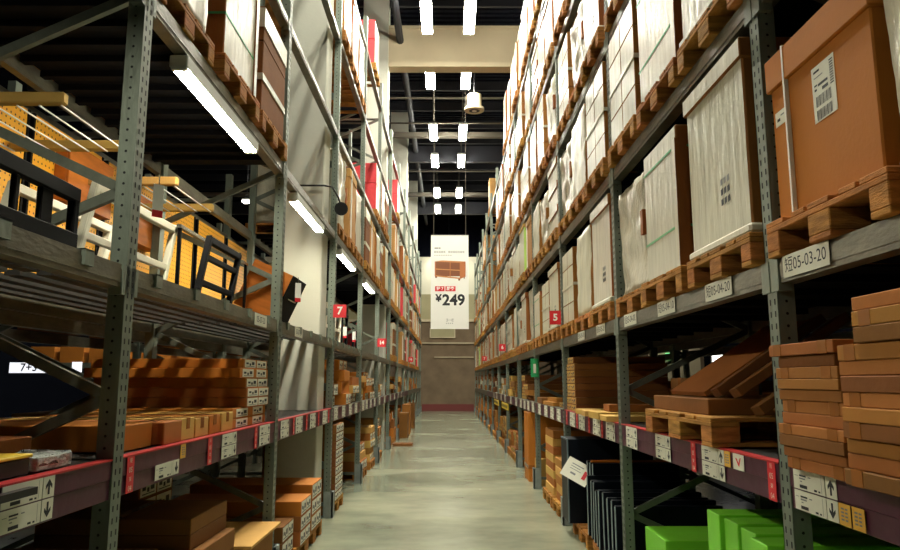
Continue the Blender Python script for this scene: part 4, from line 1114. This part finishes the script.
# black horn on the left upright
h = empty('horn_speaker', (-1.35,8.55,3.74), 'black horn speaker with cable on the left rack upright by the column', 'speaker')
b = MB(); b.tube((0,.06,0),(.02,-.05,-.02),.04,DARKP,16,.085); b.tube((.02,-.05,-.02),(.021,-.06,-.021),.085,DARKP,16); put('horn', b.mesh('horn'), h)
b = MB(); b.pipe([(0,.04,.04),(-.03,.02,.14),(-.06,-.1,.2),(-.06,-.3,.19),(-.14,-.4,.18),(-.5,-.4,.18)],.012,DARKP,8); put('cable', b.mesh('cable', smooth=True), h)

# ------------------------------------------------------------------ beyond the racks: glimpses of the next aisles
for i in range(4):
    for j in range(2):
        y = 3.07+i*2.79+.75+j*1.25
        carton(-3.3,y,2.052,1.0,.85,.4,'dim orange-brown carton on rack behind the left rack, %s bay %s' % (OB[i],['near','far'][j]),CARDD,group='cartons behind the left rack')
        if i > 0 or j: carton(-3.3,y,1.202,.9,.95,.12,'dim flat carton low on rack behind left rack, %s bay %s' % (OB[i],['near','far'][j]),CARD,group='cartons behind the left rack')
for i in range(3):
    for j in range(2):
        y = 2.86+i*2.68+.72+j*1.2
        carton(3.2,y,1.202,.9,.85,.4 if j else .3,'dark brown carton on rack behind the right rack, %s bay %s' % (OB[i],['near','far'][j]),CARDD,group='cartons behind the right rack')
# lit signs and orange stock in the far left aisle
b = MB(); b.box(-.33,.33,-.1,.1,0,.03,BLACK); o = put('lit_sign', b.mesh('lit_sign'), None, face_M((-7.35,12.4,1.83),'-y')); tag(o, 'glowing white sign glimpsed low beyond the left rack', 'sign')
b = MB(); b.box(-.32,.32,-.09,.09,.03,.034,LITS); put('glowing_face', b.mesh('glowing_face'), o)
b = MB(); b.text('7+3', .19, Matrix.Translation((.02,0,.037)), INK, .004); put('lettering', b.mesh('lettering'), o)
b = MB(); b.box(-.08,.08,-.09,.09,0,.03,LITS); o = put('lit_sign', b.mesh('lit_sign'), None, face_M((-6.5,12.4,1.84),'-y')); tag(o, 'small glowing sign beside the larger one beyond the left rack', 'sign')
for i in range(8):
    carton(-8.6+i*.62,15.2,1.98,.5,.5,.34,'orange carton on far racking beyond the left rack, %s along' % OB[i],CARDO,group='orange cartons in the far left aisle')
b = MB(); b.box(-2.4,2.4,-.5,.5,-.1,0,STEELD); tag(put('far_shelf', b.mesh('far_shelf'), None, T(-6.4,15.2,1.979)), 'far grey shelf board holding orange cartons beyond left rack', 'shelf')
b = MB(); b.box(-.1,.1,-.75,.75,0,.05,LAMPW); o = put('far_shelf_lamp', b.mesh('far_shelf_lamp'), None, T(-6.4,14.0,3.1)); tag(o, 'strip lamp over the far orange cartons beyond left rack', 'lamp')
b = MB(); b.box(-.09,.09,-.73,.73,-.03,0,LAMP3); put('tube', b.mesh('tube'), o)
# right: white lit panel and an exit sign on a beige partition
b = MB(); b.box(-.28,.28,-.2,.2,0,.04,LAMPW); o = put('light_box', b.mesh('light_box'), None, face_M((6.1,15.6,2.14),'-y')); tag(o, 'bright white lit panel glimpsed through the right rack', 'panel')
b = MB(); b.box(-.26,.26,-.18,.18,.04,.045,emis('lit_panel_face',(1,.98,.9,1),4)); put('glowing_face', b.mesh('glowing_face'), o)
b = MB(); b.tube((0,.2,.02),(0,9.3,.02),.01,ROOFS,6); put('hanging_rod', b.mesh('hanging_rod'), o)
b = MB(); b.box(6.9,8.6,24.0,24.2,0,2.75,CONC2); struct('wall_partition', b.mesh('wall_partition'))
b = MB(); b.box(-.3,.3,-.08,.08,0,.06,LAMPW); o = put('far_spotlight', b.mesh('far_spotlight'), None, T(7.7,23.0,3.6)); tag(o, 'added strip lamp lighting the beige partition beyond the right rack', 'lamp')  # lamp added only to brighten the partition
b = MB(); b.box(-.28,.28,-.07,.07,-.03,0,LAMP3); put('bulb', b.mesh('bulb'), o)
b = MB(); b.tube((0,0,.06),(0,0,7.9),.01,ROOFS,6); put('hanging_rod', b.mesh('hanging_rod'), o)
b = MB(); b.box(-.2,.2,-.09,.09,0,.05,EXITG); o = put('exit_sign', b.mesh('exit_sign'), None, face_M((7.6,23.93,2.45),'-y')); tag(o, 'small green exit sign glimpsed through the right rack', 'sign')
b = MB(); b.box(-.12,.02,-.03,.03,.05,.052,PAPER); put('pictogram', b.mesh('pictogram'), o)

# ------------------------------------------------------------------ camera, world, render settings
cam = bpy.data.cameras.new('camera'); cam.lens = 28; cam.sensor_width = 36; cam.clip_end = 200
co = bpy.data.objects.new('camera', cam); COL.objects.link(co)
co.location = (0,0,1.6); co.rotation_euler = (PI/2+math.atan(106/700), 0, -math.atan(2/700))
SC.camera = co
w = bpy.data.worlds.new('world'); SC.world = w; w.use_nodes = True
w.node_tree.nodes['Background'].inputs[0].default_value = (.02,.03,.06,1); w.node_tree.nodes['Background'].inputs[1].default_value = .2
SC.view_settings.view_transform = 'Standard'; SC.view_settings.look = 'None'
SC.view_settings.exposure = -.22; SC.view_settings.gamma = 1; SC.view_settings.use_curve_mapping = False
SC.cycles.use_denoising = True
SC.cycles.max_bounces = 8; SC.cycles.diffuse_bounces = 2
SC.cycles.sample_clamp_indirect = 4
